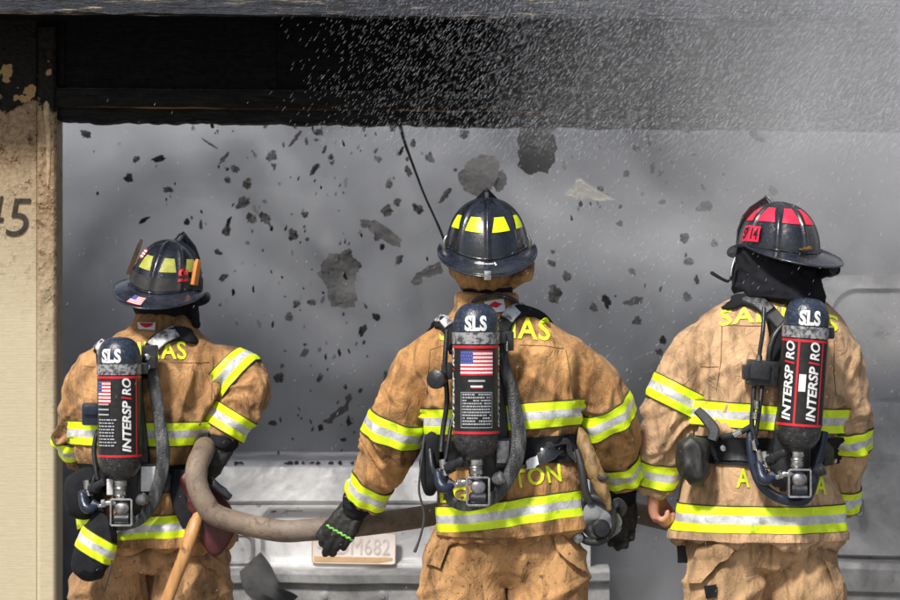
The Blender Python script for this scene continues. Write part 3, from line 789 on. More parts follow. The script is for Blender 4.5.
def make_jacket(ff, sections, arms, mat, seed, parent):
    """sections: (py, pxL, pxR, depth centre, depth half, tilt px) ; arms: list of [(px,py,d,r px)]"""
    Y0 = ff.Y; sc = Y0 / F; ff.sc = sc
    secs = sorted(sections, key=lambda s: -s[0])
    def ev(py):
        for a, b in zip(secs, secs[1:]):
            if a[0] >= py >= b[0]:
                t = (a[0] - py) / (a[0] - b[0]); t2 = t
                return [a[k] * (1 - t2) + b[k] * t2 for k in range(6)]
        return list(secs[0] if py > secs[0][0] else secs[-1])
    ff.sec = ev
    mb = MB(); rings = []
    n = 72; rows = 90
    hi, lo = secs[0][0], secs[-1][0]
    for j in range(rows + 1):
        py = hi + (lo - hi) * j / rows
        _, l, r, dc, dh, tl = ev(py)
        c = P((l + r) / 2, py, Y0 + dc); hw = (r - l) / 2 * sc
        rg = []
        for i in range(n):
            a = 2 * math.pi * i / n
            ca, sa = math.cos(a), math.sin(a); e = 2 / 2.35
            x = hw * math.copysign(abs(ca) ** e, ca); y = dh * math.copysign(abs(sa) ** e, sa)
            rg.append(c + V((x, y, -tl * x)))
        rings.append(rg)
    mb.rings(rings)
    ff.arms = []
    for arm in arms:
        pts = [P(a, b, Y0 + d) for a, b, d, r in arm]; rad = [r * sc for *_, r in arm]
        sp, sr = spline(pts, rad, 8)
        mb.tube(sp, sr, 28, smooth=1, flat=.94)
        L = [0]
        for a, b in zip(sp, sp[1:]): L.append(L[-1] + (b - a).length)
        ff.arms.append((sp, sr, L, frames(sp)))
    me = remesh(mb, 0.0068, 7)
    S = V((seed * 3.7, seed * 1.3, seed * 2.9))
    belt_z = P(0, ff.belt, Y0).z
    cx = P((ev(ff.belt)[1] + ev(ff.belt)[2]) / 2, 0, Y0).x
    topz = P(0, lo, Y0).z
    def fn(p, nrm):
        h = 0.0; wa = 0.0
        for ai, (sp, sr, L, fr) in enumerate(ff.arms):
            d, ip, off = closest_on(sp, p)
            i = int(min(ip, len(sr) - 2)); r = sr[i]; s = L[i] + (L[i + 1] - L[i]) * (ip - i)
            k = min(max((1.45 - d / r) / .35, 0), 1) * min(max((s - .05) / .12, 0), 1)
            if k <= 0: continue
            th = math.atan2(off.dot(fr[i][1]), off.dot(fr[i][0]))
            w1 = noise.noise(p * 9 + S) * .9
            q = V((math.cos(th) * .75, math.sin(th) * .75, s * 13 + w1 * .8 + 1.1 * math.sin(th + ai * 2 + seed))) + S
            f = ridge(noise.noise(q), 3.4) ** 1.2 * .021 + ridge(noise.noise(V((q.x * 1.3, q.y * 1.3, q.z * 2.2)) + V((3, 3, 3))), 4) ** 1.2 * .009
            u = s / L[-1]
            env = .28 + .85 * math.exp(-((u - .56) / .20) ** 2) + .5 * math.exp(-((u - .93) / .06) ** 2)
            f2 = noise.noise(p * 6.5 + S) * .008
            h += k * (f * env - .009 + f2); wa = max(wa, k)
        kt = 1 - wa
        if kt > 0:
            w = V((noise.noise(p * 4 + S), noise.noise(p * 4 - S), 0)) * .05
            x, y, z = p.x - cx, p.y - Y0, p.z - belt_z
            up = z > 0
            sh = .55 * (1 if x > 0 else -1) * (z if up else 0)
            q = V(((x + w.x * .8 - sh * .6) * 8.5, (y + w.y) * 6, (z + w.x) * 1.5)) + S
            f = ridge(noise.noise(q), 3.6) ** 1.2 * .024 + ridge(noise.noise(V((q.x * 2.3, q.y * 2.3, q.z * 1.5)) + V((1, 5, 2))), 4) ** 1.2 * .009
            dg = (1 if x > 0 else -1) * .75
            q2 = V(((x * dg + z + w.y) * 9, y * 4, (z * dg - x) * 1.8)) + S * 1.7
            f += ridge(noise.noise(q2), 4) ** 1.3 * .012
            # fades to stiff cloth at the yoke and the collar
            e = min(max((topz - .10 - p.z) / .14, .22), 1)
            # cloth bunches up just above the belt and is pinched under it
            b = math.exp(-((z - .075) / .05) ** 2) * .012 * (.6 + noise.noise(V((x * 11, y * 11, 3)) + S))
            b -= math.exp(-(z / .04) ** 2) * .008
            g = noise.noise(p * 5 + S) * .006
            h += kt * (e * (f - .010) + b + g)
        return h
    displace(me, fn)
    relax(me, 2, .45)
    displace(me, lambda p, n: noise.noise(p * 38 + S) * .0006 + noise.noise(p * 15 - S) * .0018)
    me.name = 'jacket'; me.materials.append(M[mat]); finish_shade(me, True, 0)
    o = link('jacket', me, parent)
    ff.jacket = o; ff.bvh = bvh_of(me)
    return o

def band_rows(mb, grid, closed, th, edges=True):
    """grid[row][k] = (point, outward normal); neon, silver, neon with stitched edges"""
    R_ = len(grid)
    full = [[p - n * .004 for p, n in grid[0]]] + [[p + n * th for p, n in g] for g in grid] + [[p - n * .004 for p, n in grid[-1]]]
    n = len(full[0]); o = len(mb.v)
    mb.v += [tuple(p) for r in full for p in r]
    for j in range(len(full) - 1):
        for i in range(n if closed else n - 1):
            k = (i + 1) % n
            mb.f.append((o + j * n + i, o + j * n + k, o + (j + 1) * n + k, o + (j + 1) * n + i))
            u = (j - .5) / (R_ - 1)
            if j == 0 or j == len(full) - 2: mi = 2
            elif j in (1, len(full) - 3): mi = 2
            else: mi = 1 if .345 < (j - .5) / (R_ - 1) < .655 else 0
            mb.m.append(mi)

def bridge(row, org, n):
    dist = [(p - o).dot(d) for (p, d), o in zip(row, org)]
    mx = [max(dist[(i + k) % n] for k in (-1, 0, 1)) for i in range(n)]
    for it in range(2): mx = [(mx[i - 1] + mx[i] * 2 + mx[(i + 1) % n]) / 4 for i in range(n)]
    for i in range(n): row[i] = (org[i] + row[i][1] * max(mx[i], dist[i]), row[i][1])

ROWF = [0, .045, .12, .2, .28, .345, .42, .5, .58, .655, .72, .8, .88, .955, 1.0]
def torso_band(ff, py, hpx, tilt, name='reflective_band', mats=('neon', 'silver_tape', 'stitch'), th=.004, n=128, a0=0, a1=360, parent=None, bulge=0):
    sc = ff.sc; grid = []; orgs = []
    for f in ROWF:
        row = []; org = []; orgs.append(org)
        for k in range(n):
            a = R(a0 + (a1 - a0) * k / n)
            d = V((math.cos(a), math.sin(a), 0))
            _, l, r, dc, dh, tl = ff.sec(py)
            hw = (r - l) / 2 * sc
            c = P((l + r) / 2, py + (.5 - f) * hpx, ff.Y + dc)
            x = d.x * hw
            o = c + V((0, 0, -tilt * x))
            hit, nr, _, dist = ff.bvh.ray_cast(o, d, .6)
            ell = 1 / math.sqrt((d.x / hw) ** 2 + (d.y / dh) ** 2)
            lim = ell * 1.11 + .014
            if hit is None or dist > lim: hit = o + d * lim
            row.append((hit, d)); org.append(o)
        grid.append(row)
    # smooth the radius along the ring so the tape bridges small wrinkles
    for row, org in zip(grid, orgs): bridge(row, org, n)
    mb = MB(); band_rows(mb, grid, True, th)
    if len(mats) == 1: mb.m = [0] * len(mb.m)
    return mb.build(name, list(mats), parent or ff.jacket, True, 50)

def sleeve_band(ff, ai, px, py, h, tilt=0.0, th=.004, n=56, twist=0.0):
    sp, sr, L, fr = ff.arms[ai]
    best = min(range(len(sp)), key=lambda i: (((sp[i].x / sp[i].y * F + 450) - px) ** 2 + ((CAMZ - sp[i].z) / sp[i].y * F + 300 - py) ** 2))
    c, r = sp[best], sr[best]
    t = (sp[min(best + 1, len(sp) - 1)] - sp[max(best - 1, 0)]).normalized()
    t = (Matrix.Rotation(R(tilt), 3, 'Y') @ t).normalized()
    a = t.orthogonal().normalized(); b = t.cross(a); grid = []
    for f in ROWF:
        row = []; org = []
        for k in range(n):
            an = 2 * math.pi * k / n
            d = a * math.cos(an) + b * math.sin(an)
            o = c + t * (h * (.5 - f))
            hit, nr, _, dist = ff.bvh.ray_cast(o, d, .3)
            if hit is None or dist > r * 1.4: hit = o + d * r * 1.06
            row.append((hit, d)); org.append(o)
        bridge(row, org, n); grid.append(row)
    mb = MB(); band_rows(mb, grid, True, th)
    return mb.build('reflective_band', ['neon', 'silver_tape', 'stitch'], ff.jacket, True, 50)

CAM = V((0, 0, CAMZ))
def on_surface(bvh, px, py, lift=.0022, Y=8):
    d = (P(px, py, Y) - CAM).normalized()
    hit, nr, _, _ = bvh.ray_cast(CAM + d * 6.5, d, 4)
    if hit is None: return None
    if nr.dot(d) > 0: nr = -nr
    return hit + nr * lift

def coat_text(ff, s, px, py, wpx, hpx, rot=0.0, mat='letter', name='lettering', curve=0.0, shear=0.0):
    vs, fs = text_raw(s, 1, .018, shear, 1.08, 3)
    vs, fs = cut(vs, fs, 5.0, wpx, hpx)
    c, sn = math.cos(R(rot)), math.sin(R(rot)); out = []
    for a, b in vs:
        y = -b + curve * (a / (wpx / 2)) ** 2
        q = on_surface(ff.bvh, px + a * c - y * sn, py + a * sn + y * c, .003, ff.Y)
        out.append(q if q else P(px + a, py - b, ff.Y - .1))
    mb = MB(); mb.add(out, fs)
    return mb.build(name, mat, ff.jacket, True, 0, False)

def make_trousers(ff, hips, legs, mat, seed, parent):
    Y0 = ff.Y; sc = ff.sc; mb = MB(); rings = []
    for py, l, r, dc, dh in hips:
        c = P((l + r) / 2, py, Y0 + dc); hw = (r - l) / 2 * sc
        rings.append([c + V((hw * math.copysign(abs(math.cos(2 * math.pi * i / 48)) ** .85, math.cos(2 * math.pi * i / 48)), dh * math.copysign(abs(math.sin(2 * math.pi * i / 48)) ** .85, math.sin(2 * math.pi * i / 48)), 0)) for i in range(48)])
    mb.rings(rings)
    axes = []
    for leg in legs:
        pts = [P(a, b, Y0 + d) for a, b, d, r in leg]; rad = [r * sc for *_, r in leg]
        sp, sr = spline(pts, rad, 6); mb.tube(sp, sr, 28, smooth=1); axes.append((sp, sr))
    me = remesh(mb, .009, 5)
    S = V((seed * 2.1, seed * 5.3, seed * .7))
    def fn(p, n):
        w = noise.noise(p * 4 + S) * .06
        q = V(((p.x + w) * 8, p.y * 6, (p.z + w) * 2.0)) + S
        f = ridge(noise.noise(q), 3.4) ** 1.3 * .016
        q = V((p.x * 2.2 + p.z * 1.2, p.y * 3, p.z * 9 - p.x * 5)) + S * 2
        f += ridge(noise.noise(q), 3.4) ** 1.3 * .012
        f += noise.noise(p * 12 + S) * .003
        return f - .009 + noise.noise(p * 5 + S) * .008 
    displace(me, fn)
    me.name = 'trousers'; me.materials.append(M[mat]); finish_shade(me, True, 0)
    ff.trousers = link('trousers', me, parent); ff.tbvh = bvh_of(me); ff.legs = axes
    for sp, sr in axes:       # boots under the cuffs
        a = sp[-1]
        mb = MB(); mb.tube([V((a.x, a.y, .32)), V((a.x, a.y, .14)), V((a.x, a.y + .01, .07))], [.062, .058, .06], 20, smooth=4)
        mb.tube([V((a.x, a.y - .07, .052)), V((a.x, a.y + .05, .058)), V((a.x, a.y + .17, .045)), V((a.x, a.y + .215, .04))], [.046, .052, .046, .03], 20, smooth=4, flat=1.0, dome=True)
        me = remesh(mb, .009, 4)
        for v in me.vertices: v.co.z = max(v.co.z, .004)
        me.name = 'boot'; me.materials.append(M['rubber']); finish_shade(me, True, 0); link('boot', me, parent)
    return ff.trousers

def patch_on(bvh, outline, mat, name, parent, lift=.004, Y=8, thick=.006):
    """cloth patch or flap lying on a garment, outline in photo pixels"""
    xs = [a for a, _ in outline]; ys = [b for _, b in outline]
    vs, fs = cut(outline, [tuple(range(len(outline)))], 4.0)
    bm = bmesh.new(); bv = []
    for a, b in vs:
        q = on_surface(bvh, a, b, lift, Y) or P(a, b, Y)
        bv.append(bm.verts.new(q))
    for f in fs: bm.faces.new([bv[i] for i in f])
    for k in range(2): bmesh.ops.smooth_vert(bm, verts=[v for v in bm.verts if not v.is_boundary], factor=.5, use_axis_x=True, use_axis_y=True, use_axis_z=True)
    r = bmesh.ops.extrude_face_region(bm, geom=list(bm.faces))
    for g in r['geom']:
        if isinstance(g, bmesh.types.BMVert): g.co.y -= thick
    bmesh.ops.recalc_face_normals(bm, faces=bm.faces)
    me = bpy.data.meshes.new(name); bm.to_mesh(me); bm.free(); me.materials.append(M[mat]); finish_shade(me, True, 40)
    return link(name, me, parent)

# ----------------------------------------------------------------- hands
def hand_shape(mb, w, d, n, side, curls, s=1.0, fat=0.0, thumb=(35, 20, 15), spread=.0):
    """w wrist, d finger direction, n palm normal, side thumb side, curls = 4 x 3 degrees"""
    w, d, n, side = V(w), V(d).normalized(), V(n).normalized(), V(side).normalized()
    off = (.033, .011, -.011, -.031); kl = (.090, .094, .089, .080)
    FL = (.074, .083, .077, .060); rr = (.0092, .0096, .0092, .0082)
    mb.tube([w - d * .03 * s, w + d * .012 * s], [(.027 + fat) * s, (.028 + fat) * s], 16, smooth=1, flat=.8, up=side)
    for i in range(4):
        kn = w + (d * kl[i] + side * off[i]) * s
        mb.tube([w + (d * .0 + side * off[i] * .62) * s, w + (d * .05 + side * off[i] * .9 - n * .004) * s, kn], [(.0175 + fat) * s, (.0165 + fat) * s, (.0128 + fat) * s], 12, smooth=3, dome=True)
        p = kn; a = 0; pts = [p - d * .006 * s]; rd = [(rr[i] + .0018 + fat) * s]
        fd = (d + side * (1.5 - i) * spread).normalized()
        for j, frac in enumerate((.46, .31, .23)):
            a += curls[i][j]
            dr = fd * math.cos(R(a)) + n * math.sin(R(a))
            q = p + dr * FL[i] * frac * s
            pts += [p + dr * FL[i] * frac * .5 * s, q]; rr_ = rr[i] * (1.0, .92, .82)[j]
            rd += [(rr_ + fat) * s, (rr_ * .97 + fat) * s]; p = q
        mb.tube(pts, rd, 12, smooth=2, dome=True)
    p = w + (d * .022 + side * .022 + n * .006) * s; a = thumb[0]; pts = [p]; rd = [(.0155 + fat) * s]
    for L_, da, r_ in ((.044, 0, .0125), (.034, thumb[1], .0108), (.027, thumb[2], .009)):
        a -= da if L_ != .044 else 0
        dr = (d * math.cos(R(a)) + (side * .88 + n * .48) * math.sin(R(a))).normalized()
        q = p + dr * L_ * s; pts += [(p + q) / 2, q]; rd += [(r_ + .0012 + fat) * s, (r_ + fat) * s]; p = q
    mb.tube(pts, rd, 12, smooth=2, dome=True)

def make_glove(ff, parent, w, d, n, side, curls, cuff_from, cuff_r=.045, thumb=(35, 20, 15), piping=True, s=1.02):
    mb = MB(); hand_shape(mb, w, d, n, side, curls, s, .0035, thumb)
    w, d, n, side = V(w), V(d).normalized(), V(n).normalized(), V(side).normalized()
    me = remesh(mb, .0042, 3)
    displace(me, lambda p, nr: noise.noise(p * 60) * .0022 + ridge(noise.noise(V((p.x * 40, p.y * 40, p.z * 70))), 2.2) * .0018 - .001)
    me.name = 'glove'; me.materials.append(M['glove']); finish_shade(me, True, 0); g = link('glove', me, parent)
    cf = V(cuff_from); ax = (w - cf)
    mb = MB(); mb.tube([cf, cf + ax * .5, w + d * .015], [cuff_r, cuff_r * .92, .036], 24, flat=.85, up=side, smooth=5)
    me = remesh(mb, .006, 2)
    displace(me, lambda p, nr: ridge(noise.noise(p * 26), 2) * .005 - .002)
    me.name = 'glove_cuff'; me.materials.append(M['black_fabric']); finish_shade(me, True, 0); link('glove_cuff', me, g)
    if piping:
        b = bvh_of(g.data); pts = []
        for k in range(21):
            u = k / 20 - .5
            o = w + d * (.078 + .0022 * math.sin(k * 1.9)) * s + side * (u * .088) * s - n * .2
            hit, _, _, _ = b.ray_cast(o, n, .4)
            if hit: pts.append(hit - n * .0008)
        if len(pts) > 4: MB().tube(pts, .0034, 8, smooth=2).build('green_piping', 'glove_green', g)
    return g

# ----------------------------------------------------------------- bodies
def make_body(ff, parent, head, yaw, gaze=0.0, hands=()):
    """one continuous skin: head with a face, neck, trunk, arms, hands, legs, feet"""
    Y0, sc = ff.Y, ff.sc; mb = MB()
    hc = P(head[0], head[1], Y0 + head[2])
    rot = Matrix.Rotation(R(yaw), 3, 'Z') @ Matrix.Rotation(R(gaze), 3, 'X')
    H = lambda x, y, z: hc + rot @ V((x, y, z))
    mb.ball(H(0, -.012, .02), (.074, .094, .092), rot); mb.ball(H(0, .032, -.052), (.056, .06, .066), rot); mb.ball(H(0, .062, -.094), (.027, .024, .02), rot)
    mb.tube([H(0, .085, .0), H(0, .106, -.035), H(0, .098, -.042)], [.009, .0145, .009], 10, smooth=3, dome=True)      # nose
    mb.tube([H(-.045, .078, .012), H(0, .088, .014), H(.045, .078, .012)], [.010, .012, .010], 10, smooth=3, dome=True)  # brow
    for s in (-1, 1):
        mb.ball(H(s * .043, .062, -.032), (.021, .02, .018), rot)
        mb.ball(H(s * .076, -.005, -.012), (.009, .02, .033), rot)       # ears
    mb.tube([H(-.024, .080, -.068), H(0, .091, -.066), H(.024, .080, -.068)], [.0055, .0075, .0055], 8, smooth=3, dome=True)
    mb.tube([H(-.020, .079, -.077), H(0, .088, -.078), H(.020, .079, -.077)], [.0055, .0075, .0055], 8, smooth=3, dome=True)
    nb = P(ff.neck[0], ff.neck[1], Y0 + .02)
    mb.tube([H(0, -.02, -.04), nb + V((0, 0, .03)), nb - V((0, 0, .09))], [.058, .056, .075], 20, smooth=4)
    _, l, r, *_ = ff.sec(ff.belt); pel = P((l + r) / 2, ff.belt + 30, Y0)
    ch = nb - V((0, 0, .22))
    mb.tube([nb - V((0, 0, .05)), ch, (ch + pel) / 2, pel, pel - V((0, 0, .10))], [.09, .125, .12, .125, .10], 24, smooth=4, flat=.72, up=(1, 0, 0))
    for sp, sr, L, fr in ff.arms:
        m = len(sp); q = [sp[int(i * (m - 1) / 8)] for i in range(9)]
        mb.tube([nb - V((0, 0, .10))] + q, [.06] + [.050, .050, .047, .043, .041, .038, .034, .030, .027], 16, smooth=3)
    for sp, sr in ff.legs:
        m = len(sp); q = [sp[int(i * (m - 1) / 6)] for i in range(7)]
        mb.tube([pel - V((0, 0, .04))] + q, [.09, .088, .082, .07, .058, .054, .046, .042], 16, smooth=3)
        a = sp[-1]; mb.tube([V((a.x, a.y, .16)), V((a.x, a.y, .07)), V((a.x, a.y + .08, .05)), V((a.x, a.y + .17, .035))], [.04, .042, .036, .026], 14, smooth=3, dome=True)
    for h in hands: hand_shape(mb, *h)
    me = remesh(mb, .0055, 3)
    me.name = 'body'; me.materials.append(M['skin']); finish_shade(me, True, 0)
    b = link('body', me, parent)
    for s in (-1, 1):
        MB().ball(H(s * .031, .073, -.006), .0118, None, 14, 10).build('eye', 'eye', parent)
    ff.head = (hc, rot)
    return b

# ----------------------------------------------------------------- helmets
def make_helmet(ff, parent, base, rx, ry, hz_, yaw, pitch, roll, patch_mat, patches, Yoff=.0, shield=1.0, back=.075, droop=.035, J=.040, curl=.024):
    """leather style helmet: eight ribbed dome, long back brim, front shield"""
    c = P(base[0], base[1], ff.Y + Yoff)
    rot = Matrix.Rotation(R(roll), 3, 'Y') @ Matrix.Rotation(R(yaw), 3, 'Z') @ Matrix.Rotation(R(pitch), 3, 'X')
    def W(p): return c + rot @ V(p)
    def dome(th, ph, lift=0.0):        # th from the front, clockwise seen from above; ph elevation
        q = 1.12
        cp = max(math.cos(ph), 0) ** (2 / 2.25)
        spn = math.sin(ph) ** (2 / 2.1)
        x = rx * cp * math.sin(th); y = ry * cp * math.cos(th) - .006; jz = J * math.sin(th) ** 2; z = jz + (hz_ - jz) * spn
        p = V((x, y, z)); n = V((x / rx ** 2, y / ry ** 2, z / hz_ ** 2)).normalized()
        g = 0
        for k in range(8):
            d = abs((th - k * math.pi / 4 + math.pi) % (2 * math.pi) - math.pi) * max(math.cos(ph), .05) * rx
            g = max(g, math.exp(-(d / .0060) ** 2) * (.0075 if k % 2 == 0 else .0055))
        if ph > 1.35: g = max(g, .003)
        p = p + n * (g + lift)
        return p
    mb = MB(); rings = []
    nt_, np_ = 160, 26
    for j in range(np_ + 1):
        ph = R(-2) + (R(89.5) + R(2)) * j / np_ if j else 0
        rings.append([W(dome(2 * math.pi * i / nt_, max(ph, 0))) for i in range(nt_)])
    rings.insert(0, [W(dome(2 * math.pi * i / nt_, 0) + V((0, 0, -.02))) for i in range(nt_)])
    mb.rings(rings, False, True)
    hm = mb.build('helmet', 'helmet', parent, True, 0)
    # brim with rolled edge
    mb = MB(); rings = []; ns = 9
    def brim(th, s, dz=0):
        b = max(0, -math.cos(th)); sd = abs(math.sin(th)); f = max(0, math.cos(th))
        w = .025 + back * b ** 1.35 + .016 * f
        bx, by = rx * math.sin(th) * .99, ry * math.cos(th) * .99 - .006
        o = V((math.sin(th) * (1 - .35 * b), math.cos(th), 0)).normalized()
        z = -(.012 + droop * b ** 1.2 + .012 * f) * s ** 1.15 + curl * sd ** 3 * s ** 1.6 * (1 - .4 * b)
        return V((bx, by, .004 + J * math.sin(th) ** 2)) + o * w * s + V((0, 0, z + dz))
    nb_ = 128
    for j in range(ns): rings.append([W(brim(2 * math.pi * i / nb_, j / (ns - 1), .0018)) for i in range(nb_)])
    for dz, s in ((.0045, 1.02), (.002, 1.045), (-.002, 1.03)): rings.append([W(brim(2 * math.pi * i / nb_, s, dz)) for i in range(nb_)])
    for j in reversed(range(ns)): rings.append([W(brim(2 * math.pi * i / nb_, j / (ns - 1), -.0022)) for i in range(nb_)])
    mb.rings(rings, False, False); mb.build('brim', 'helmet_brim', hm, True, 0)
    # crown band where dome meets brim
    mb = MB(); mb.tube([W(dome(2 * math.pi * i / 64, .03) * 1.004 + V((0, 0, .002))) for i in range(65)], .0032, 8, smooth=1); mb.build('crown_seam', 'helmet', hm, True, 0)
    for th0, th1, p0, p1, tp in patches:
        g = []; 
        for j in range(7):
            v = j / 6; ph = R(p0 + (p1 - p0) * v); mid = (th0 + th1) / 2; hw = (th1 - th0) / 2 * (1 - tp * v)
            row = [W(dome(R(mid + hw * (i / 4 - 1)), ph, .0022)) for i in range(9)]
            g.append(row)
        mb = MB(); vs = [p for r in g for p in r]
        mb.add(vs, [(j * 9 + i, j * 9 + i + 1, (j + 1) * 9 + i + 1, (j + 1) * 9 + i) for j in range(6) for i in range(8)])
        mb.build('reflective_patch', patch_mat, hm, True, 0)
    if shield:       # front piece, taller than the dome, held by a finial
        mb = MB(); rs = []
        ol = [(-.052, .015), (-.060, .07), (-.058, .115), (-.042, .146), (0, .180), (.042, .146), (.058, .115), (.060, .07), (.052, .015), (0, .008)]
        zk = hz_ / .15 * shield
        for d, g in ((.0, 1), (.004, 1.03), (.008, 1)):
            rs.append([W((x * g, ry + .012 - (z / .15) ** 2 * .052 + d + abs(x) * -.25, z * zk * 1.02)) for x, z in ol])
        mb.rings(rs); mb.build('front_shield', 'helmet', hm, True, 40)
        mb = MB(); mb.tube([W((0, .02, hz_ - .002)), W((0, .045, hz_ + .010)), W((0, .066, hz_ + .022)), W((0, .078, hz_ + .020))], [.006, .0055, .006, .003], 10, smooth=4, dome=True)
        mb.ball(W((0, .012, hz_ + .002)), (.011, .014, .006), rot)
        mb.build('finial', 'steel_dull', hm)
    ff.helm = (W, dome, brim, hm, rot, c)
    return hm

def brim_patch(ff, s0, s1, t0, t1, fn=None, lift=.0045):
    W, dome, brim, hm, rot, c = ff.helm
    return lambda u, v: W(brim(R(t0 + (t1 - t0) * u), s0 + (s1 - s0) * v, lift))

def flag(fn, name, parent, canton=True, rows=13, n=10, stars=True, mirror=False):
    """striped flag on any surface: fn(u, v) -> point, u right, v up"""
    mb = MB()
    for r in range(rows):
        v0, v1 = 1 - (r + 1) / rows, 1 - r / rows
        u0 = .4 if (canton and r < 7) else 0.0
        k = max(2, int(n * (1 - u0)))
        vs = []; fs = []
        for i in range(k + 1):
            u = u0 + (1 - u0) * i / k; vs += [fn(u, v0), fn(u, v1)]
        for i in range(k): fs.append((2 * i, 2 * i + 2, 2 * i + 3, 2 * i + 1))
        mb.add(vs, fs, 0 if r % 2 == 0 else 1)
    if canton:
        v0 = 1 - 7 / rows; vs = []; fs = []
        for i in range(5):
            for j in range(3): vs.append(fn(.4 * i / 4, v0 + (1 - v0) * j / 2))
        for i in range(4):
            for j in range(2): fs.append((i * 3 + j, i * 3 + 3 + j, i * 3 + 4 + j, i * 3 + 1 + j))
        mb.add(vs, fs, 2)
    o = mb.build(name, ['red', 'white', 'flag_blue'], parent, False, 0, False)
    if canton and stars:
        mb = MB()
        for a in range(5):
            for b in range(4):
                u, v = .4 * (a + .5 + (.25 if b % 2 else -.1)) / 5, (1 - 7 / rows) + 7 / rows * (b + .5) / 4
                p = fn(u, v); q = fn(u + .01, v) - p; w = fn(u, v + .01) - p
                nrm = q.cross(w).normalized()
                if nrm.y > 0: nrm = -nrm
                p = p + nrm * .0006
                mb.add([p + q.normalized() * .0011 * math.cos(k * 2.094 + 1.57) + w.normalized() * .0011 * math.sin(k * 2.094 + 1.57) for k in range(3)], [(0, 1, 2)])
        mb.build('star_field', 'white', o, False, 0, False)
    return o
# ================================================================= the crew
def curls(a, b, c, v=6): return [(a + random.uniform(-v, v), b + random.uniform(-v, v), c + random.uniform(-v, v)) for _ in range(4)]
def cross(a, b): return V(a).cross(V(b))

def soft_loft(rings_px, ff, mat, name, parent, voxel=.006, fold=.004, seed=1, n=48, extra=None, cap=True):
    """closed cloth body from rings (py, pxL, pxR, d, depth half, tilt)"""
    mb = MB(); rs = []
    for py, l, r, d, dh, tl in rings_px:
        c = P((l + r) / 2, py, ff.Y + d); hw = (r - l) / 2 * ff.Y / F
        rs.append([c + V((hw * math.cos(2 * math.pi * i / n), dh * math.sin(2 * math.pi * i / n), -tl * hw * math.cos(2 * math.pi * i / n))) for i in range(n)])
    mb.rings(rs)
    if extra: extra(mb)
    me = remesh(mb, voxel, 4); S = V((seed, seed * 2, seed * 3))
    displace(me, lambda p, nr: ridge(noise.noise(V((p.x * 12, p.y * 12, p.z * 22 + p.x * 8)) + S), 2.2) ** 1.4 * fold + noise.noise(p * 12 + S) * fold * .5 - fold * .4)
    me.name = name; me.materials.append(M[mat]); finish_shade(me, True, 0)
    return link(name, me, parent)

crew = {}
def start(key, Y, label, x_px):
    ff = FF(); ff.Y = Y; ff.sc = Y / F; ff.key = key
    ff.root = thing('person', label, 'firefighter', (P(x_px, 0, Y).x, Y, 0), 'firefighters holding the hose line')
    crew[key] = ff; return ff

# ---------------------------------------------------------------- middle
f2 = start('mid', 8.0, 'middle firefighter in an ochre coat, yellow patches round a black helmet, glove on hose', 505)
f2.belt, f2.neck = 447, (488, 305)
make_jacket(f2, [(536, 437, 588, 0, .165, -.12), (500, 437, 583, 0, .162, -.11), (470, 438, 579, 0, .155, -.08), (447, 434, 575, 0, .145, -.03), (420, 428, 574, 0, .155, 0),
                 (390, 421, 579, 0, .160, 0), (366, 408, 590, 0, .150, 0), (350, 409, 590, 0, .135, 0), (338, 420, 580, 0, .12, 0), (326, 436, 561, 0, .105, 0), (316, 449, 535, 0, .092, 0),
                 (308, 455, 521, .005, .083, 0), (300, 456, 520, .012, .080, 0), (293, 457, 518, .018, .078, 0)],
            [[(436, 362, 0, 22), (417, 375, 0, 27), (402, 405, 0, 26), (393, 435, .02, 26), (383, 462, .06, 25), (369, 490, .11, 22), (360, 506, .13, 20)],
             [(562, 360, 0, 22), (585, 375, 0, 27), (602, 402, .01, 27), (611, 425, .04, 26), (616, 448, .09, 24), (622, 472, .14, 20), (624, 486, .17, 18)]],
            'coat_mid', 1, f2.root)
make_trousers(f2, [(500, 448, 570, 0, .115), (528, 444, 574, 0, .125), (552, 430, 584, 0, .135), (570, 440, 574, 0, .115), (580, 462, 552, 0, .08)],
              [[(470, 532, 0, 32), (463, 560, 0, 40), (460, 600, 0, 42.5), (460, 680, .01, 38), (462, 740, .01, 33), (462, 785, 0, 29)],
               [(540, 532, 0, 32), (549, 560, 0, 39), (549.5, 600, 0, 41), (555, 680, .01, 38), (560, 740, .01, 33), (562, 785, 0, 29)]], 'pants_mid', 2, f2.root)
make_body(f2, f2.root, (488, 258, .04), 0)
make_helmet(f2, f2.root, (487, 263), .117, .142, .190, 0, 0, 0, 'patch_neon', [(t + 7, t + 38, 26, 43, .36) for t in range(0, 360, 45)], .035)
for py, h, t in ((416, 27, -.07), (509, 27, -.125)): torso_band(f2, py, h, t)
torso_band(f2, 528, 13, -.125, 'hem', ('coat_mid',), .008)
for ai, px, py, tl in ((0, 397, 428, 4), (0, 370, 489, 0), (1, 607, 415, -6), (1, 622, 470, 0)): sleeve_band(f2, ai, px, py, .080, tl)
coat_text(f2, 'SALINAS', 495, 328, 110, 21, 0, curve=3)
coat_text(f2, 'EG', 454, 495, 27, 15, -3); coat_text(f2, 'TON', 537, 476, 48, 18, -9)
soft_loft([(266, 449, 526, .05, .11, 0), (274, 451, 526, .045, .108, 0), (283, 456, 521, .035, .098, 0), (289, 463, 514, .03, .084, 0)], f2, 'coat_mid', 'neck_flap', f2.root, fold=.010, seed=4,
          extra=lambda mb: mb.tube([P(500, 287, f2.Y - .03), P(516, 281, f2.Y - .035), P(528, 273, f2.Y - .02), P(531, 266, f2.Y + .01)], [.010, .016, .020, .014], 14, dome=True))
soft_loft([(276, 464, 512, .03, .075, 0), (290, 463, 513, .025, .074, 0), (300, 466, 510, .02, .07, 0)], f2, 'hood_black', 'neck_cloth', f2.root, fold=.003, seed=6)
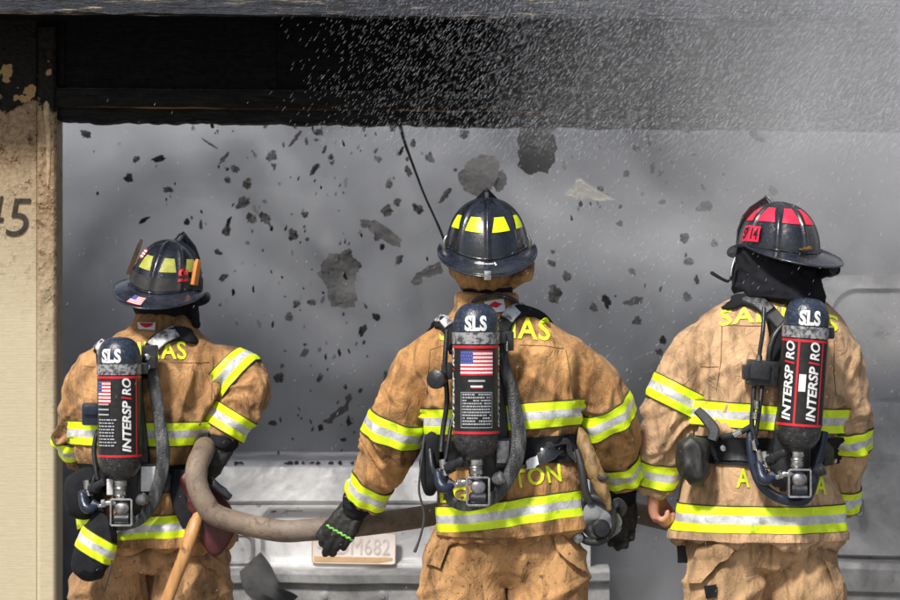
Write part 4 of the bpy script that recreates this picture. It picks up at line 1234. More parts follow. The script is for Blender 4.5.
MB().tube([P(470, 305, f2.Y - .055), P(480, 298, f2.Y - .085), P(497, 295, f2.Y - .09), P(512, 299, f2.Y - .07), P(518, 304, f2.Y - .03)], .0065, 10).build('braided_collar_cord', 'webbing', f2.root)
tg = patch_on(f2.bvh, [(484, 302), (503, 299), (505, 312), (487, 314)], 'white', 'collar_tag', f2.jacket, .004, f2.Y, .002)
patch_on(f2.bvh, [(487, 307), (495, 302), (502, 305), (497, 309)], 'red', 'tag_print', f2.jacket, .0068, f2.Y, .001)
patch_on(f2.tbvh, [(441, 541), (452, 541), (441, 569), (427, 563)], 'pants_mid', 'pocket_flap', f2.trousers, .008, f2.Y, .008)
patch_on(f2.tbvh, [(546, 524), (552, 524), (581, 560), (583, 572), (575, 568), (556, 551)], 'pants_mid', 'pocket_flap', f2.trousers, .010, f2.Y, .008)
wl = P(353, 510, f2.Y + .16); d = V((-.50, .02, -.88)); n_ = V((0.0, 1, -.12)); n_ = n_ - d.normalized() * n_.dot(d.normalized())
make_glove(f2, f2.root, wl, d, n_, cross(n_, d), [(22, 30, 18), (15, 25, 16), (17, 26, 16), (26, 30, 20)], P(361, 497, f2.Y + .135), .052, (24, 6, 10))
wr = P(623, 497, f2.Y + .27); d = V((-.05, -.1, -1)); n_ = V((0, -1, .1))
make_glove(f2, f2.root, wr, d, n_, cross(d, n_), curls(12, 38, 30), P(624, 476, f2.Y + .19), .046, (40, 20, 20))
# helmet details
uv = brim_patch(f2, .62, .95, 176.5, 184.5)
mb = MB(); mb.box(uv(.5, 1.0) + V((0, -.006, -.004)), (.022, .010, .028), None, .003); mb.box(uv(.5, 1.0) + V((0, -.012, -.002)), (.014, .004, .014), None, .0015); mb.build('brim_clip', 'chrome', f2.helm[3])
uv = brim_patch(f2, .30, .42, 170, 196, lift=.005)
mb = MB()
x = .0
random.seed(3)
while x < .86:
    w_ = random.uniform(.03, .08); mb.add([uv(1 - x, .1), uv(1 - x - w_, .1), uv(1 - x - w_, .75), uv(1 - x, .75)], [(0, 1, 2, 3)]); x += w_ + .022
mb.add([uv(.02, -.3), uv(.11, -.2), uv(.05, 1.6), uv(-.02, 1.3)], [(0, 1, 2, 3)])
mb.build('brim_print', 'white', f2.helm[3], False, 0, False)
for s in (-1, 1):
    W, dome, brim, hm, rot, c = f2.helm
    p = W(brim(R(180 - s * 78), .45, .004)); mb = MB(); mb.tube([p, p + V((0, -.004, .02)), p + V((-s * .006, -.004, .034))], [.007, .006, .004], 10, dome=True); mb.build('earflap_stud', 'steel_dull', hm)

# ---------------------------------------------------------------- left
f1 = start('left', 8.5, 'left firefighter in a brown coat, wooden wedges tucked in the helmet band, elbow bent', 150)
f1.belt, f1.neck = 470, (165, 325)
make_jacket(f1, [(546, 92, 230, 0, .165, -.03), (520, 90, 222, 0, .165, -.03), (495, 88, 208, 0, .155, 0), (470, 86, 200, 0, .145, 0), (445, 82, 204, 0, .155, 0), (420, 78, 214, 0, .16, 0),
                 (390, 74, 222, 0, .155, 0), (370, 76, 226, 0, .145, 0), (356, 82, 224, 0, .13, 0), (345, 97, 215, 0, .12, 0), (336, 114, 203, 0, .105, 0), (328, 127, 198, .01, .092, 0), (318, 134, 193, .015, .082, 0), (312, 136, 190, .02, .078, 0)],
            [[(106, 372, 0, 22), (90, 386, 0, 25), (80, 412, .0, 22), (75, 436, .05, 21), (84, 458, .13, 19), (99, 470, .22, 17)],
             [(200, 366, 0, 22), (220, 367, 0, 23), (239, 374, -.01, 24), (246, 390, -.03, 23), (239, 408, -.045, 23), (229, 424, -.05, 21), (221, 440, -.055, 19)]],
            'coat_left', 5, f1.root)
make_trousers(f1, [(515, 96, 208, 0, .115), (536, 92, 214, 0, .125), (556, 82, 222, 0, .135), (570, 90, 214, 0, .11)],
              [[(120, 540, 0, 32), (112, 566, 0, 38), (108, 604, 0, 40), (112, 670, .01, 36), (114, 725, .01, 31), (114, 758, 0, 28)],
               [(186, 540, 0, 32), (191, 566, 0, 39), (193, 604, 0, 41), (195, 670, .01, 36), (198, 725, .01, 31), (200, 758, 0, 28)]], 'pants_left', 8, f1.root)
make_body(f1, f1.root, (165, 288, .03), -12)
make_helmet(f1, f1.root, (165, 297), .112, .136, .178, -14, 0, 9, 'patch_olive', [(t + 8, t + 37, 24, 42, .34) for t in range(0, 360, 45)], .02, back=.066, droop=.035, curl=.008, J=.034)
for py, h, t in ((432, 24.5, 0.0), (524, 24.5, -.05)): torso_band(f1, py, h, t)
torso_band(f1, 539, 10, -.04, 'hem', ('coat_left',), .008)
for ai, px, py, tl in ((0, 75, 440, -14), (1, 236, 367, 14), (1, 229, 422, 0)): sleeve_band(f1, ai, px, py, .077, tl)
coat_text(f1, 'SALINAS', 143, 351, 86, 18, -3, curve=2)
soft_loft([(296, 133, 200, .03, .10, 0), (308, 134, 199, .03, .10, 0), (318, 139, 197, .03, .088, 0), (328, 146, 192, .03, .078, 0)], f1, 'hood_black', 'hood', f1.root, fold=.006, seed=9,
          extra=lambda mb: mb.tube([P(188, 300, f1.Y - .03), P(194, 312, f1.Y - .04), P(196, 324, f1.Y - .03)], [.016, .02, .014], 12, dome=True))
patch_on(f1.bvh, [(138, 323), (156, 323), (155, 331), (139, 330)], 'white', 'collar_tag', f1.jacket, .004, f1.Y, .002)
patch_on(f1.bvh, [(140, 324), (154, 324), (151, 328), (146, 329), (142, 327)], 'red', 'tag_print', f1.jacket, .0068, f1.Y, .001)
patch_on(f1.tbvh, [(197, 556), (205, 552), (225, 566), (222, 576), (206, 567)], 'pants_left', 'pocket_flap', f1.trousers, .009, f1.Y, .008)
wr = P(222, 447, f1.Y - .075); d = V((-.62, -.22, -.62)); n_ = V((-.45, .70, -.35)); n_ = (n_ - d.normalized() * n_.dot(d.normalized()))
make_glove(f1, f1.root, wr, d, n_, cross(d, n_), curls(34, 48, 34), P(225, 434, f1.Y - .058), .054, (30, 25, 20), False)
wl = P(108, 476, f1.Y + .27); d = V((.6, .35, -.5)); n_ = V((.45, -.5, .2)); n_ = (n_ - d.normalized() * n_.dot(d.normalized()))
make_glove(f1, f1.root, wl, d, n_, cross(n_, d), curls(35, 45, 30), P(97, 469, f1.Y + .2), .044, (35, 20, 15), False)
# rubber band round the dome with wedges tucked in, number patch, sticker
W, dome, brim, hm, rot, c = f1.helm
mb = MB(); rs = []
for i in range(96):
    th = 2 * math.pi * i / 96
    rs.append([W(dome(th, R(a), l)) for a, l in ((4, .0005), (4, .0035), (17, .0035), (17, .0005))])
rs.append(rs[0]); mb.rings(rs, False, False); mb.build('rubber_band', 'rubber', hm, True, 40)
def wedge(name, th, ph0, ph1, w_, mat, lean=0, top=.4):
    mb = MB(); rs = []
    for k in range(8):
        u = k / 7; ph = R(ph0); b = W(dome(R(th), ph, .010)); up_ = rot @ V((math.sin(R(lean)) * .5, 0, 1)).normalized()
        p = b + up_ * (ph1 * u); tdir = (rot @ V((math.cos(R(th)), -math.sin(R(th)), 0))).normalized(); o = (rot @ V((math.sin(R(th)), math.cos(R(th)), 0))).normalized()
        hw = w_ * (1 - (1 - top) * u); t_ = .007
        if k == 7: hw *= .7; t_ *= .7
        rs.append([p - tdir * hw - o * t_, p + tdir * hw - o * t_, p + tdir * hw + o * t_, p - tdir * hw + o * t_])
    mb.rings(rs); return mb.build(name, mat, hm, True, 40)
wedge('wooden_wedge', 112, 8, .082, .010, 'wood_orange', 0, .85)
wedge('charred_wedge', 247, 8, .120, .022, 'wood_dark', 26, .4)
g = [(u, v) for u in (0, 1) for v in (0, 1)]
vs, fs = text_raw('15', 1, .03); vs, fs = cut(vs, fs, .25)
mb = MB(); mb.add([W(dome(R(140 - 17 * (b + .5)), R(13 + 15 * (a + .5)), .0055)) for a, b in vs], fs); mb.build('helmet_number', 'red', hm, True, 0, False)
uv = brim_patch(f1, .42, .92, 196, 178)
flag(lambda u, v: uv(u, 1 - v), 'brim_flag', hm)
flag(lambda u, v: W(dome(R(232 - 14 * u), R(34 + 14 * v), .003)), 'dome_sticker', hm, True, 7, 6, False)

# ---------------------------------------------------------------- right
f3 = start('right', 8.15, 'right firefighter in a pale sand coat, red helmet patches, black hood and bare hand', 765)
f3.belt, f3.neck = 450, (775, 303)
make_jacket(f3, [(541, 675, 842, 0, .170, 0), (500, 684, 838, 0, .165, 0), (472, 690, 831, 0, .155, 0), (450, 691, 832, 0, .147, 0), (420, 696, 838, 0, .157, 0), (390, 694, 846, 0, .162, 0), (365, 692, 851, 0, .155, 0),
                 (345, 687, 854, 0, .142, 0), (330, 692, 849, 0, .128, 0), (316, 705, 840, 0, .112, 0), (305, 720, 829, 0, .10, 0), (297, 737, 819, .01, .088, 0), (288, 742, 814, .015, .08, 0)],
            [[(718, 342, 0, 22), (699, 353, 0, 27), (684, 378, 0, 29), (673, 408, 0, 28), (664, 436, .0, 26), (658, 464, .02, 23), (655, 482, .035, 20.5), (654, 494, .045, 19)],
             [(824, 350, 0, 22), (840, 368, 0, 25), (847, 400, .01, 23), (849, 430, .03, 22), (846, 460, .07, 20), (842, 490, .11, 18), (839, 514, .14, 16)]],
            'coat_right', 11, f3.root)
make_trousers(f3, [(505, 696, 826, 0, .115), (528, 692, 832, 0, .125), (552, 688, 840, 0, .135), (568, 696, 832, 0, .11)],
              [[(732, 532, 0, 31), (727, 562, 0, 38), (723, 604, 0, 40), (726, 680, .01, 36), (728, 735, .01, 32), (728, 776, 0, 28)],
               [(798, 532, 0, 31), (805, 562, 0, 37), (808, 604, 0, 38), (810, 680, .01, 36), (812, 735, .01, 32), (813, 776, 0, 28)]], 'pants_right', 13, f3.root)
wl = P(655, 489, f3.Y + .05); d = V((.05, .10, -1)); n_ = V((1, -.25, .05))
wr = P(836, 518, f3.Y + .17); d2 = V((-.35, .1, -1)); n2 = V((-1, -.1, .3))
make_body(f3, f3.root, (776, 264, .03), 36, 0, [(wl, d, n_, cross(n_, d), [(46, 62, 34), (52, 66, 36), (56, 68, 36), (62, 70, 36)], 1.0, .0015, (38, -10, 25)), (wr, d2, n2, cross(d2, n2), curls(25, 35, 20), .98, .0, (30, 15, 10))])
make_helmet(f3, f3.root, (777, 254), .112, .138, .154, 30, 2, 2, 'patch_red', [(t + 6, t + 39, 36, 63, .34) for t in range(0, 360, 45)], .03, back=.080, droop=.022, J=.012, curl=.018, shield=.92)
for py, h, t in ((416, 25.5, .07), (516, 28, 0.0)): torso_band(f3, py, h, t)
torso_band(f3, 534, 9, 0, 'hem', ('coat_right',), .008)
for ai, px, py, tl in ((0, 678, 397, 8), (0, 656, 472, 0), (1, 850, 439, 0), (1, 843, 499, 0)): sleeve_band(f3, ai, px, py, .080, tl)
coat_text(f3, 'SALINAS', 779, 315, 118, 16, 3, curve=7)
coat_text(f3, 'A', 743, 478, 13, 19, 0); coat_text(f3, 'DA', 815, 485, 22, 19, 2)
soft_loft([(250, 737, 815, .03, .125, 0), (264, 736, 817, .03, .128, 0), (278, 734, 820, .025, .13, 0), (290, 733, 824, .015, .135, .06), (299, 735, 827, .01, .14, .10), (304, 745, 824, .01, .12, .1)], f3, 'hood_black', 'hood', f3.root, fold=.010, seed=21)
W, dome, brim, hm, rot, c = f3.helm
mb = MB()
for k, th in enumerate((178, 184, 190)):
    p = W(dome(R(th), R(8 - k), .006)); mb.box(p, (.013, .012, .011 - .002 * k), rot, .003)
mb.build('brass_buckle', 'brass', hm)
mb = MB(); g = []
for j in range(4):
    for i in range(9): g.append(W(dome(R(284 - 33 * i / 8), R(8 + 19 * j / 3), .0085)))
mb.add(g, [(j * 9 + i, j * 9 + i + 1, (j + 1) * 9 + i + 1, (j + 1) * 9 + i) for j in range(3) for i in range(8)])
idp = mb.build('number_panel', 'patch_red', hm, True, 0)
vs, fs = text_raw('5714', 1, .03); vs, fs = cut(vs, fs, .2)
MB().add([W(dome(R(267.5 - 28 * a), R(17.5 + 14 * b), .0102)) for a, b in vs], fs).build('panel_number', 'label_black', idp, True, 0, False)
# torch clipped under the brim, loose chin strap at the other side
mb = MB(); a_, b_ = P(816, 276, f3.Y - .0), P(832, 269, f3.Y - .07)
ax = (b_ - a_).normalized()
mb.lathe(a_ - ax * .03, ax, [(0, .014), (.05, .016), (.09, .017), (.095, .022), (.125, .023), (.128, .019), (.124, .016), (.123, .0)]); mb.build('helmet_torch', 'black_plastic', hm)
MB().tube([P(734, 262, f3.Y - .02), P(732, 274, f3.Y - .03), P(729, 281, f3.Y - .05), P(722, 279, f3.Y - .06), P(712, 273, f3.Y - .07)], [.004, .0045, .0045, .005, .006], 10, dome=True).build('chin_strap', 'black_plastic', hm)
MB().tube([P(735, 258, f3.Y - .03), P(732, 268, f3.Y - .04), P(731, 276, f3.Y - .045)], .0035, 10, dome=True).build('strap_clip', 'steel_dull', hm)
patch_on(f3.tbvh, [(692, 563), (700, 548), (732, 540), (737, 546), (722, 562), (703, 582), (690, 582)], 'pants_right', 'pocket_flap', f3.trousers, .012, f3.Y, .010)
patch_on(f3.tbvh, [(705, 586), (717, 584), (718, 597), (706, 598)], 'black_fabric', 'pocket_tape', f3.trousers, .006, f3.Y, .004)
patch_on(f3.tbvh, [(824, 562), (832, 564), (841, 580), (841, 600), (836, 600)], 'pants_right', 'pocket_flap', f3.trousers, .010, f3.Y, .010)
# yoke seam and back seam of the coat
for ff, segs in ((f3, [[(722, 325), (745, 326), (765, 326)], [(722, 326), (721, 360), (716, 395)], [(690, 536), (740, 535), (800, 535), (834, 535)], [(834, 340), (834, 370), (836, 400)], [(700, 366), (708, 367), (720, 367)]]), (f2, [[(430, 351), (428, 372), (427, 400)], [(566, 350), (570, 375), (572, 402)], [(520, 345), (545, 346), (566, 349)], [(430, 350), (442, 346), (450, 345)], [(440, 531), (480, 532), (520, 527), (560, 520), (583, 517)], [(556, 436), (556, 470), (560, 490)]]), (f1, [[(213, 356), (212, 385), (211, 410)], [(170, 362), (190, 363), (212, 362)], [(84, 366), (90, 367), (96, 367)], [(120, 541), (150, 540), (180, 539)], [(207, 376), (214, 392), (216, 410)]])):
    for s in segs:
        pts = [on_surface(ff.bvh, a, b, .0, ff.Y) for a, b in s]
        q = []
        for (a, b), (c_, d_) in zip(s, s[1:]):
            for k in range(8): q.append(on_surface(ff.bvh, a + (c_ - a) * k / 8, b + (d_ - b) * k / 8, .0004, ff.Y))
        q = [x for x in q if x]
        MB().tube(q, .0016, 6, smooth=1).build('seam', 'seam', ff.jacket)
# ================================================================= air packs
def make_pack(ff, top, bot, label, decal, xs):
    """breathing air set: cylinder, print, harness plate, straps, valve"""
    Y = ff.Y; dT = -.262; Rr = .0665
    root = thing('air_pack', label, 'breathing air pack', P(bot[0], bot[1], Y + dT), "breathing air packs on the firefighters' backs")
    T, B = P(top[0], top[1], Y + dT), P(bot[0], bot[1], Y + dT)
    ax = (T - B); L = ax.length; ax.normalize()
    rt = V((1, 0, 0)); rt = (rt - ax * rt.dot(ax)).normalized(); bk = rt.cross(ax).normalized()
    if bk.y > 0: bk = -bk
    def S(t, ang, r=Rr): return B + ax * (t * L) + (rt * math.sin(ang) + bk * math.cos(ang)) * r
    prof = []
    for k in range(9):
        a = math.pi / 2 * k / 8; prof.append((.068 * (1 - math.cos(a)), max(Rr * math.sin(a), .012)))
    mb = MB(); mb.lathe(B, ax, prof + [(.14 * L + .05, Rr), (L * .80, Rr)], 48)
    cyl = mb.build('cylinder', 'tank', root, True, 50)
    prof = [(L * .80, Rr)]
    for k in range(1, 10):
        a = math.pi / 2 * k / 9; prof.append((L * .86 + L * .14 * math.sin(a), max(Rr * math.cos(a) ** .66, .004)))
    prof.insert(1, (L * .86, Rr))
    MB().lathe(B, ax, prof, 48).build('cylinder_shoulder', 'tank_top', cyl, True, 50)
    def wrap(name, t0, t1, r, mat, a0=-math.pi, a1=math.pi, par=cyl, n=64):
        mb = MB(); rs = []
        for i in range(n + 1):
            a = a0 + (a1 - a0) * i / n
            rs.append([S(t0, a, r), S(t0, a, r + .0009), S(t1, a, r + .0009), S(t1, a, r)])
        mb.rings(rs, True, True); return mb.build(name, mat, par, True, 50)
    wrap('cylinder_label', .185, .72, Rr + .0004, 'label_black')
    for t in (.176, .716): wrap('red_ring', t, t + .016, Rr + .0012, 'red')
    wrap('grey_band', .742, .815, Rr + .002, 'label_steel')
    def wtext(s, tc, ac, h_t, w_a, mat, vert=False, name='print', shear=0, bold=.02, par=cyl, spacing=1.0, r=Rr + .0024):
        vs, fs = text_raw(s, 1, bold, shear, spacing); vs, fs = cut(vs, fs, .10, 1, 1)
        mb = MB()
        if vert: mb.add([S(tc + a * h_t, ac - b * w_a, r) for a, b in vs], fs)
        else: mb.add([S(tc + b * h_t, ac + a * w_a, r) for a, b in vs], fs)
        return mb.build(name, mat, par, True, 0, False)
    def wquad(t0, t1, a0, a1, mat, name='print', r=Rr + .0022, par=cyl):
        mb = MB(); n = 8; vs = []
        for i in range(n + 1): vs += [S(t0, a0 + (a1 - a0) * i / n, r), S(t1, a0 + (a1 - a0) * i / n, r)]
        mb.add(vs, [(2 * i, 2 * i + 2, 2 * i + 3, 2 * i + 1) for i in range(n)]); return mb.build(name, mat, par, True, 0, False)
    sa = decal['sls_ang']
    # slab letters on the shoulder follow its curve
    vs, fs = text_raw('SLS', 1, .045, 0, 1.04); vs, fs = cut(vs, fs, .1)
    sx = [-.49, .49, .49, -.49]
    mb = MB()
    def sh(u, v):
        t = .872 + v * .098; r = Rr * math.cos(math.asin(min(max((t - .86) / .14, 0), .99))) ** .66 + .0018
        return S(t, sa + u * decal.get('sls_w', .98), r)
    mb.add([sh(a, b) for a, b in vs], fs)
    for x0_, x1_, y0_ in ((-.235, -.05, -.5), (-.235, -.05, .38)):      # slab serifs of the L
        mb.add([sh(x0_ + .0, y0_), sh(x1_, y0_), sh(x1_, y0_ + .12), sh(x0_, y0_ + .12)], [(0, 1, 2, 3)])
    mb.build('shoulder_letters', 'white', cyl, True, 0, False)
    for kind, a in decal['items']:
        if kind == 'flag':
            fl = flag(lambda u, v: S(.545 + v * .155, a + (u - .5) * 2 * decal.get('flag_w', .74), Rr + .0024), 'cylinder_flag', cyl) if True else None
        elif kind == 'word':      # INTERSPIRO up the cylinder, the I before RO a red slash
            wtext('INTERSP', .388, a, .352, decal.get('ww', .30), 'white', True, 'word_print', .18, .03)
            wtext('I', .583, a, .022, decal.get('ww', .30) * 1.15, 'red', True, 'word_slash', .25, .05)
            wtext('RO', .660, a, .118, decal.get('ww', .30), 'white', True, 'word_print', .18, .03)
        elif kind == 'line': wquad(.185, .72, a - .045, a + .045, 'red', 'red_line')
        elif kind == 'rows':
            random.seed(5)
            for k, (t, w_) in enumerate(((.505, .72), (.470, .52))):
                wquad(t, t + .012, a - w_ / 2, a + w_ / 2, 'grey_print' if k == 0 else 'white', 'small_print')
            wquad(.464, .469, a - .2, a + .26, 'red', 'small_print')
            for t0, t1, a0, a1 in ((.215, .219, -.72, .72), (.436, .440, -.72, .72), (.215, .44, -.72, -.70), (.215, .44, .70, .72)): wquad(t0, t1, a + a0, a + a1, 'grey_print', 'print_frame')
            mb = MB(); t = .42
            while t > .225:
                x = -.64
                while x < .60:
                    w_ = random.uniform(.03, .13); vs = [S(t, a + x, Rr + .0023), S(t, a + min(x + w_, .66), Rr + .0023), S(t + .009, a + min(x + w_, .66), Rr + .0023), S(t + .009, a + x, Rr + .0023)]
                    if random.random() > .12: mb.add(vs, [(0, 1, 2, 3)])
                    x += w_ + .022
                t -= .0185
            mb.build('instruction_print', 'grey_print', cyl, True, 0, False)
        elif kind == 'sticker': wquad(.40, .51, a - .15, a + .15, 'white', 'sticker')
    # ---- harness
    q = lambda px, py, d: P(px, py, Y + d)
    o = lambda dx, dy, d=0: P(bot[0] + dx, bot[1] + dy, Y + dT + d)      # around the cylinder foot
    plate = MB(); rs = []
    for py, hw in ((top[1] + 22, .022), (top[1] + 40, .036), ((top[1] + bot[1]) / 2, .040), (bot[1] - 30, .055), (bot[1] + 12, .062), (bot[1] + 32, .052), (bot[1] + 38, .03)):
        u = (py - top[1]) / (bot[1] - top[1]); cxp = top[0] + (bot[0] - top[0]) * u + xs.get('plate_dx', 4)
        c = q(cxp, py, -.182 + (.012 if py > bot[1] else 0))
        rs.append([c + V((x * hw, y, 0)) for x, y in ((-1, .004), (-.9, -.010), (-.3, -.014), (.3, -.014), (.9, -.010), (1, .004), (.8, .012), (-.8, .012))])
    plate.rings(rs); plate.build('back_plate', 'black_plastic', root, True, 50)
    # cylinder strap to the plate
    mb = MB(); mb.box(B + ax * (L * .78) + rt * .050 + V((0, .035, 0)), (.075, .06, .034), None, .006); mb.build('band_clamp', 'black_plastic', root)
    # ---- valve and gauge under the cylinder
    v = MB(); v.lathe(o(0, 1), (0, 0, -1), [(-.012, .020), (0, .022), (.008, .022), (.009, .017), (.022, .017), (.023, .021), (.034, .021), (.036, .015), (.05, .015)], 24); vb = v.build('valve', 'chrome', root, True, 40)
    mb = MB()
    for i in range(3): mb.lathe(o(0, 5 + i * 3.4), (0, 0, -1), [(0, .0185), (.004, .0200), (.008, .0185)], 24)
    mb.build('valve_collar', 'steel_dull', vb, True, 40)
    c = o(2, 30, -.01)
    mb = MB(); w2, h2 = .032, .040
    for x0_, z0_, sx_, sz_ in ((-w2, 0, .007, h2 * 2), (w2, 0, .007, h2 * 2), (0, h2, w2 * 2, .007), (0, -h2, w2 * 2, .007)):
        mb.box(c + V((x0_, -.018, z0_)), (sx_, .012, sz_), None, .003)
    mb.box(c + V((-w2, .004, 0)), (.006, .04, h2 * 1.9), None, .002); mb.box(c + V((w2, .004, 0)), (.006, .04, h2 * 1.9), None, .002)
    mb.build('gauge_guard', 'chrome', vb)
    mb = MB(); mb.lathe(c + V((0, .02, .012)), (0, -1, 0), [(0, .021), (.03, .022), (.034, .018), (.036, 0)], 24); mb.build('gauge', 'steel_dull', vb)
    mb = MB(); mb.lathe(c + V((-.026, -.004, -.022)), (1, 0, 0), [(0, .010), (.004, .018), (.048, .018), (.052, .010)], 20); mb.build('gauge_drum', 'black_plastic', vb)
    mb = MB(); a_ = o(17, 20, 0)
    mb.lathe(a_, V((1, -.2, .45)), [(0, .010), (.01, .017), (.018, .019), (.02, .017), (.03, .019), (.034, .014), (.036, 0)], 18); mb.build('hand_wheel', xs.get('wheel_mat', 'steel_dull'), vb, True, 30)
    mb = MB(); mb.tube([o(-4, 22), o(-12, 21), o(-20, 24), o(-28, 20)], [.009, .010, .008, .011], 14); mb.lathe(o(-14, 21.5), (-1, 0, -.1), [(0, .008), (.002, .014), (.014, .014), (.016, .008)], 6); mb.build('outlet_pipe', 'chrome', vb, True, 30)
    # reducer and fittings on the left of the foot
    mb = MB(); mb.lathe(o(-33, -2, .03), (.15, -.1, -1), [(0, .008), (.002, .0135), (.030, .0135), (.032, .011), (.05, .011), (.052, .007)], 16)
    mb.lathe(o(-38, 14, .03), (.5, -.3, -.6), [(0, .010), (.003, .017), (.014, .017), (.016, .013), (.03, .013)], 16); mb.build('hose_fitting', 'chrome', root, True, 30)
    mb = MB(); mb.tube([o(-38, 12, .02), o(-35, 24, .0), o(-30, 27, -.005), o(-24, 24, 0)], [.013, .017, .016, .011], 14, dome=True); mb.build('pressure_reducer', 'navy_plastic', root)
    mb = MB(); mb.lathe(o(-29, 8, .02), (.55, -.45, .35), [(0, .014), (.004, .018), (.020, .018), (.022, .014), (.034, .013), (.05, .011), (.06, .012), (.07, .008)], 18); mb.build('alarm_whistle', 'black_plastic', root, True, 30)
    return root, S, q, o

def strap_on(ff, pts, w, th, mat, name, parent, lift=.010, buck=None):
    """ribbon lying on the coat where the coat is behind it; each point (px, py) or (px, py, d)"""
    P3 = []; N = []
    for p in pts:
        if len(p) == 3: P3.append(P(p[0], p[1], ff.Y + p[2])); N.append(V((0, -1, .15)))
        else:
            d = (P(p[0], p[1], ff.Y) - CAM).normalized(); h, nr, _, _ = ff.bvh.ray_cast(CAM + d * 6.5, d, 3)
            if h is None: continue
            if nr.dot(d) > 0: nr = -nr
            P3.append(h + nr * lift); N.append((nr + V((0, -.8, .2))).normalized())
    mb = MB(); mb.ribbon(P3, w, th, nrm=N); return mb.build(name, mat, parent, True, 45)

def over_shoulder(ff, px, py, out_px, front=.11):
    """points that carry a strap over the shoulder and down the chest"""
    return [(px, py), (out_px, py + 6, front * .3), (out_px, py + 26, front + .05), (out_px - (out_px - px) * .3, py + 90, front + .085)]

# ---------------------------------------------------------------- middle pack
p2, S2, q2, o2 = make_pack(f2, (476, 303), (476, 461), 'black air pack on the middle firefighter, striped flag centred on its cylinder', 
    {'sls_ang': -.02, 'items': [('flag', 0.02), ('rows', .02), ('word', -1.28), ('word', 1.30)], 'ww': .26}, {'plate_dx': 14})
belt = torso_band(f2, 449, 26, -.05, 'waist_belt', ('black_fabric',), .009, parent=p2)
strap_on(f2, [(497, 372, -.19), (499, 350), (503, 330), (511, 317), (524, 313), (538, 318), (545, 324, .03), (550, 350, .15), (540, 440, .18)], .046, .010, 'black_fabric', 'shoulder_strap', p2)
strap_on(f2, [(506, 321), (513, 314), (524, 311), (537, 316)], .040, .006, 'pad_silver', 'shoulder_pad', p2, .016)
strap_on(f2, [(456, 352, -.19), (452, 335), (447, 326), (441, 324), (436, 330, .02), (430, 350, .15), (440, 440, .18)], .042, .010, 'black_fabric', 'shoulder_strap', p2)
strap_on(f2, [(451, 328), (447, 323), (441, 322)], .030, .006, 'pad_silver', 'shoulder_pad', p2, .016)
mb = MB(); mb.ribbon([q2(500, 345, -.185), q2(504, 365, -.20), q2(511, 390, -.215), q2(516, 415, -.225), q2(519, 438, -.23), q2(516, 460, -.235), q2(507, 480, -.235), q2(496, 496, -.23), q2(480, 504, -.22), q2(463, 506, -.21), q2(451, 500, -.20), q2(447, 486, -.19)], [.036, .036, .038, .042, .044, .044, .040, .036, .032, .03, .03, .03], .008); mb.build('frame_strap', 'webbing_wet', p2, True, 50)
mb = MB(); mb.box(q2(506, 341, -.20), (.046, .034, .058), None, .006); mb.box(q2(508, 344, -.222), (.030, .012, .036), None, .004); kb = mb.build('strap_lock', 'black_plastic', p2)
MB().box(q2(507, 346, -.230), (.006, .006, .03), None, .002).build('lock_pin', 'chrome', kb)
mb = MB(); mb.lathe(q2(441, 379, -.20), (-.3, -.9, .0), [(0, .024), (.03, .026), (.034, .028), (.05, .028), (.054, .022), (.056, 0)], 20); mb.box(q2(447, 371, -.19), (.034, .05, .05), None, .008); mb.build('regulator_knob', 'black_plastic', p2)
for pts, r in (([(447, 330, -.19), (445, 365, -.21), (447, 400, -.205), (443, 430, -.20), (441, 452, -.215)], .0075), ([(452, 420, -.19), (448, 445, -.21), (445, 470, -.22), (450, 484, -.23)], .006), ([(440, 476, -.23), (433, 470, -.18), (430, 450, -.14)], .008)):
    MB().tube([q2(*p) for p in pts], r, 12).build('air_hose', 'black_plastic', p2)
mb = MB(); mb.box(q2(504, 453, -.20), (.050, .03, .088), None, .004); lb = mb.build('battery_box', 'black_plastic', p2)
MB().box(q2(503, 452, -.219), (.036, .006, .066), None, .003).build('box_plate', 'steel_dull', lb)
patch_on(f2.bvh, [(524, 463), (541, 452), (549, 444), (560, 452), (552, 461), (527, 470)], 'black_plastic', 'hip_plate', p2, .016, f2.Y, .004)
patch_on(f2.bvh, [(524, 463), (536, 457), (538, 465), (526, 470)], 'white', 'belt_label', p2, .022, f2.Y, .001)
h = on_surface(f2.bvh, 543, 453, .02, 8); MB().lathe(h, (0, -1, 0), [(0, .009), (.003, .009), (.005, .005), (.0055, 0)], 16).build('rivet', 'chrome', p2)
strap_on(f2, [(548, 447), (560, 440), (566, 452), (572, 462)], .020, .005, 'webbing', 'belt_strap', p2, .02)
mb = MB(); mb.tube([q2(574, 452, -.10), q2(576, 462, -.10)], .006, 10); mb.build('belt_buckle', 'chrome', p2)
# ---------------------------------------------------------------- left pack
p1, S1, q1, o1 = make_pack(f1, (119, 337), (120, 482), 'black air pack on the left firefighter, one flag beside one upright white word',
    {'sls_ang': -.28, 'items': [('flag', -.68), ('word', .45), ('line', .97)], 'ww': .42, 'flag_w': .40}, {'plate_dx': 12})
mb = MB(); random.seed(9)
for k in range(3):
    t = .535 - k * .035
    mb.add([S1(t, -.95, .073), S1(t, -.35, .073), S1(t + .010, -.35, .073), S1(t + .010, -.95, .073)], [(0, 1, 2, 3)])
for k in range(9):
    t = .43 - k * .022; a = -.9
    while a < -.12:
        w_ = random.uniform(.06, .2); mb.add([S1(t, a, .073), S1(t, a + w_, .073), S1(t + .009, a + w_, .073), S1(t + .009, a, .073)], [(0, 1, 2, 3)]); a += w_ + .04
mb.build('instruction_print', 'grey_print', p1, True, 0, False)
torso_band(f1, 476, 27, 0.0, 'waist_belt', ('black_fabric',), .009, parent=p1)
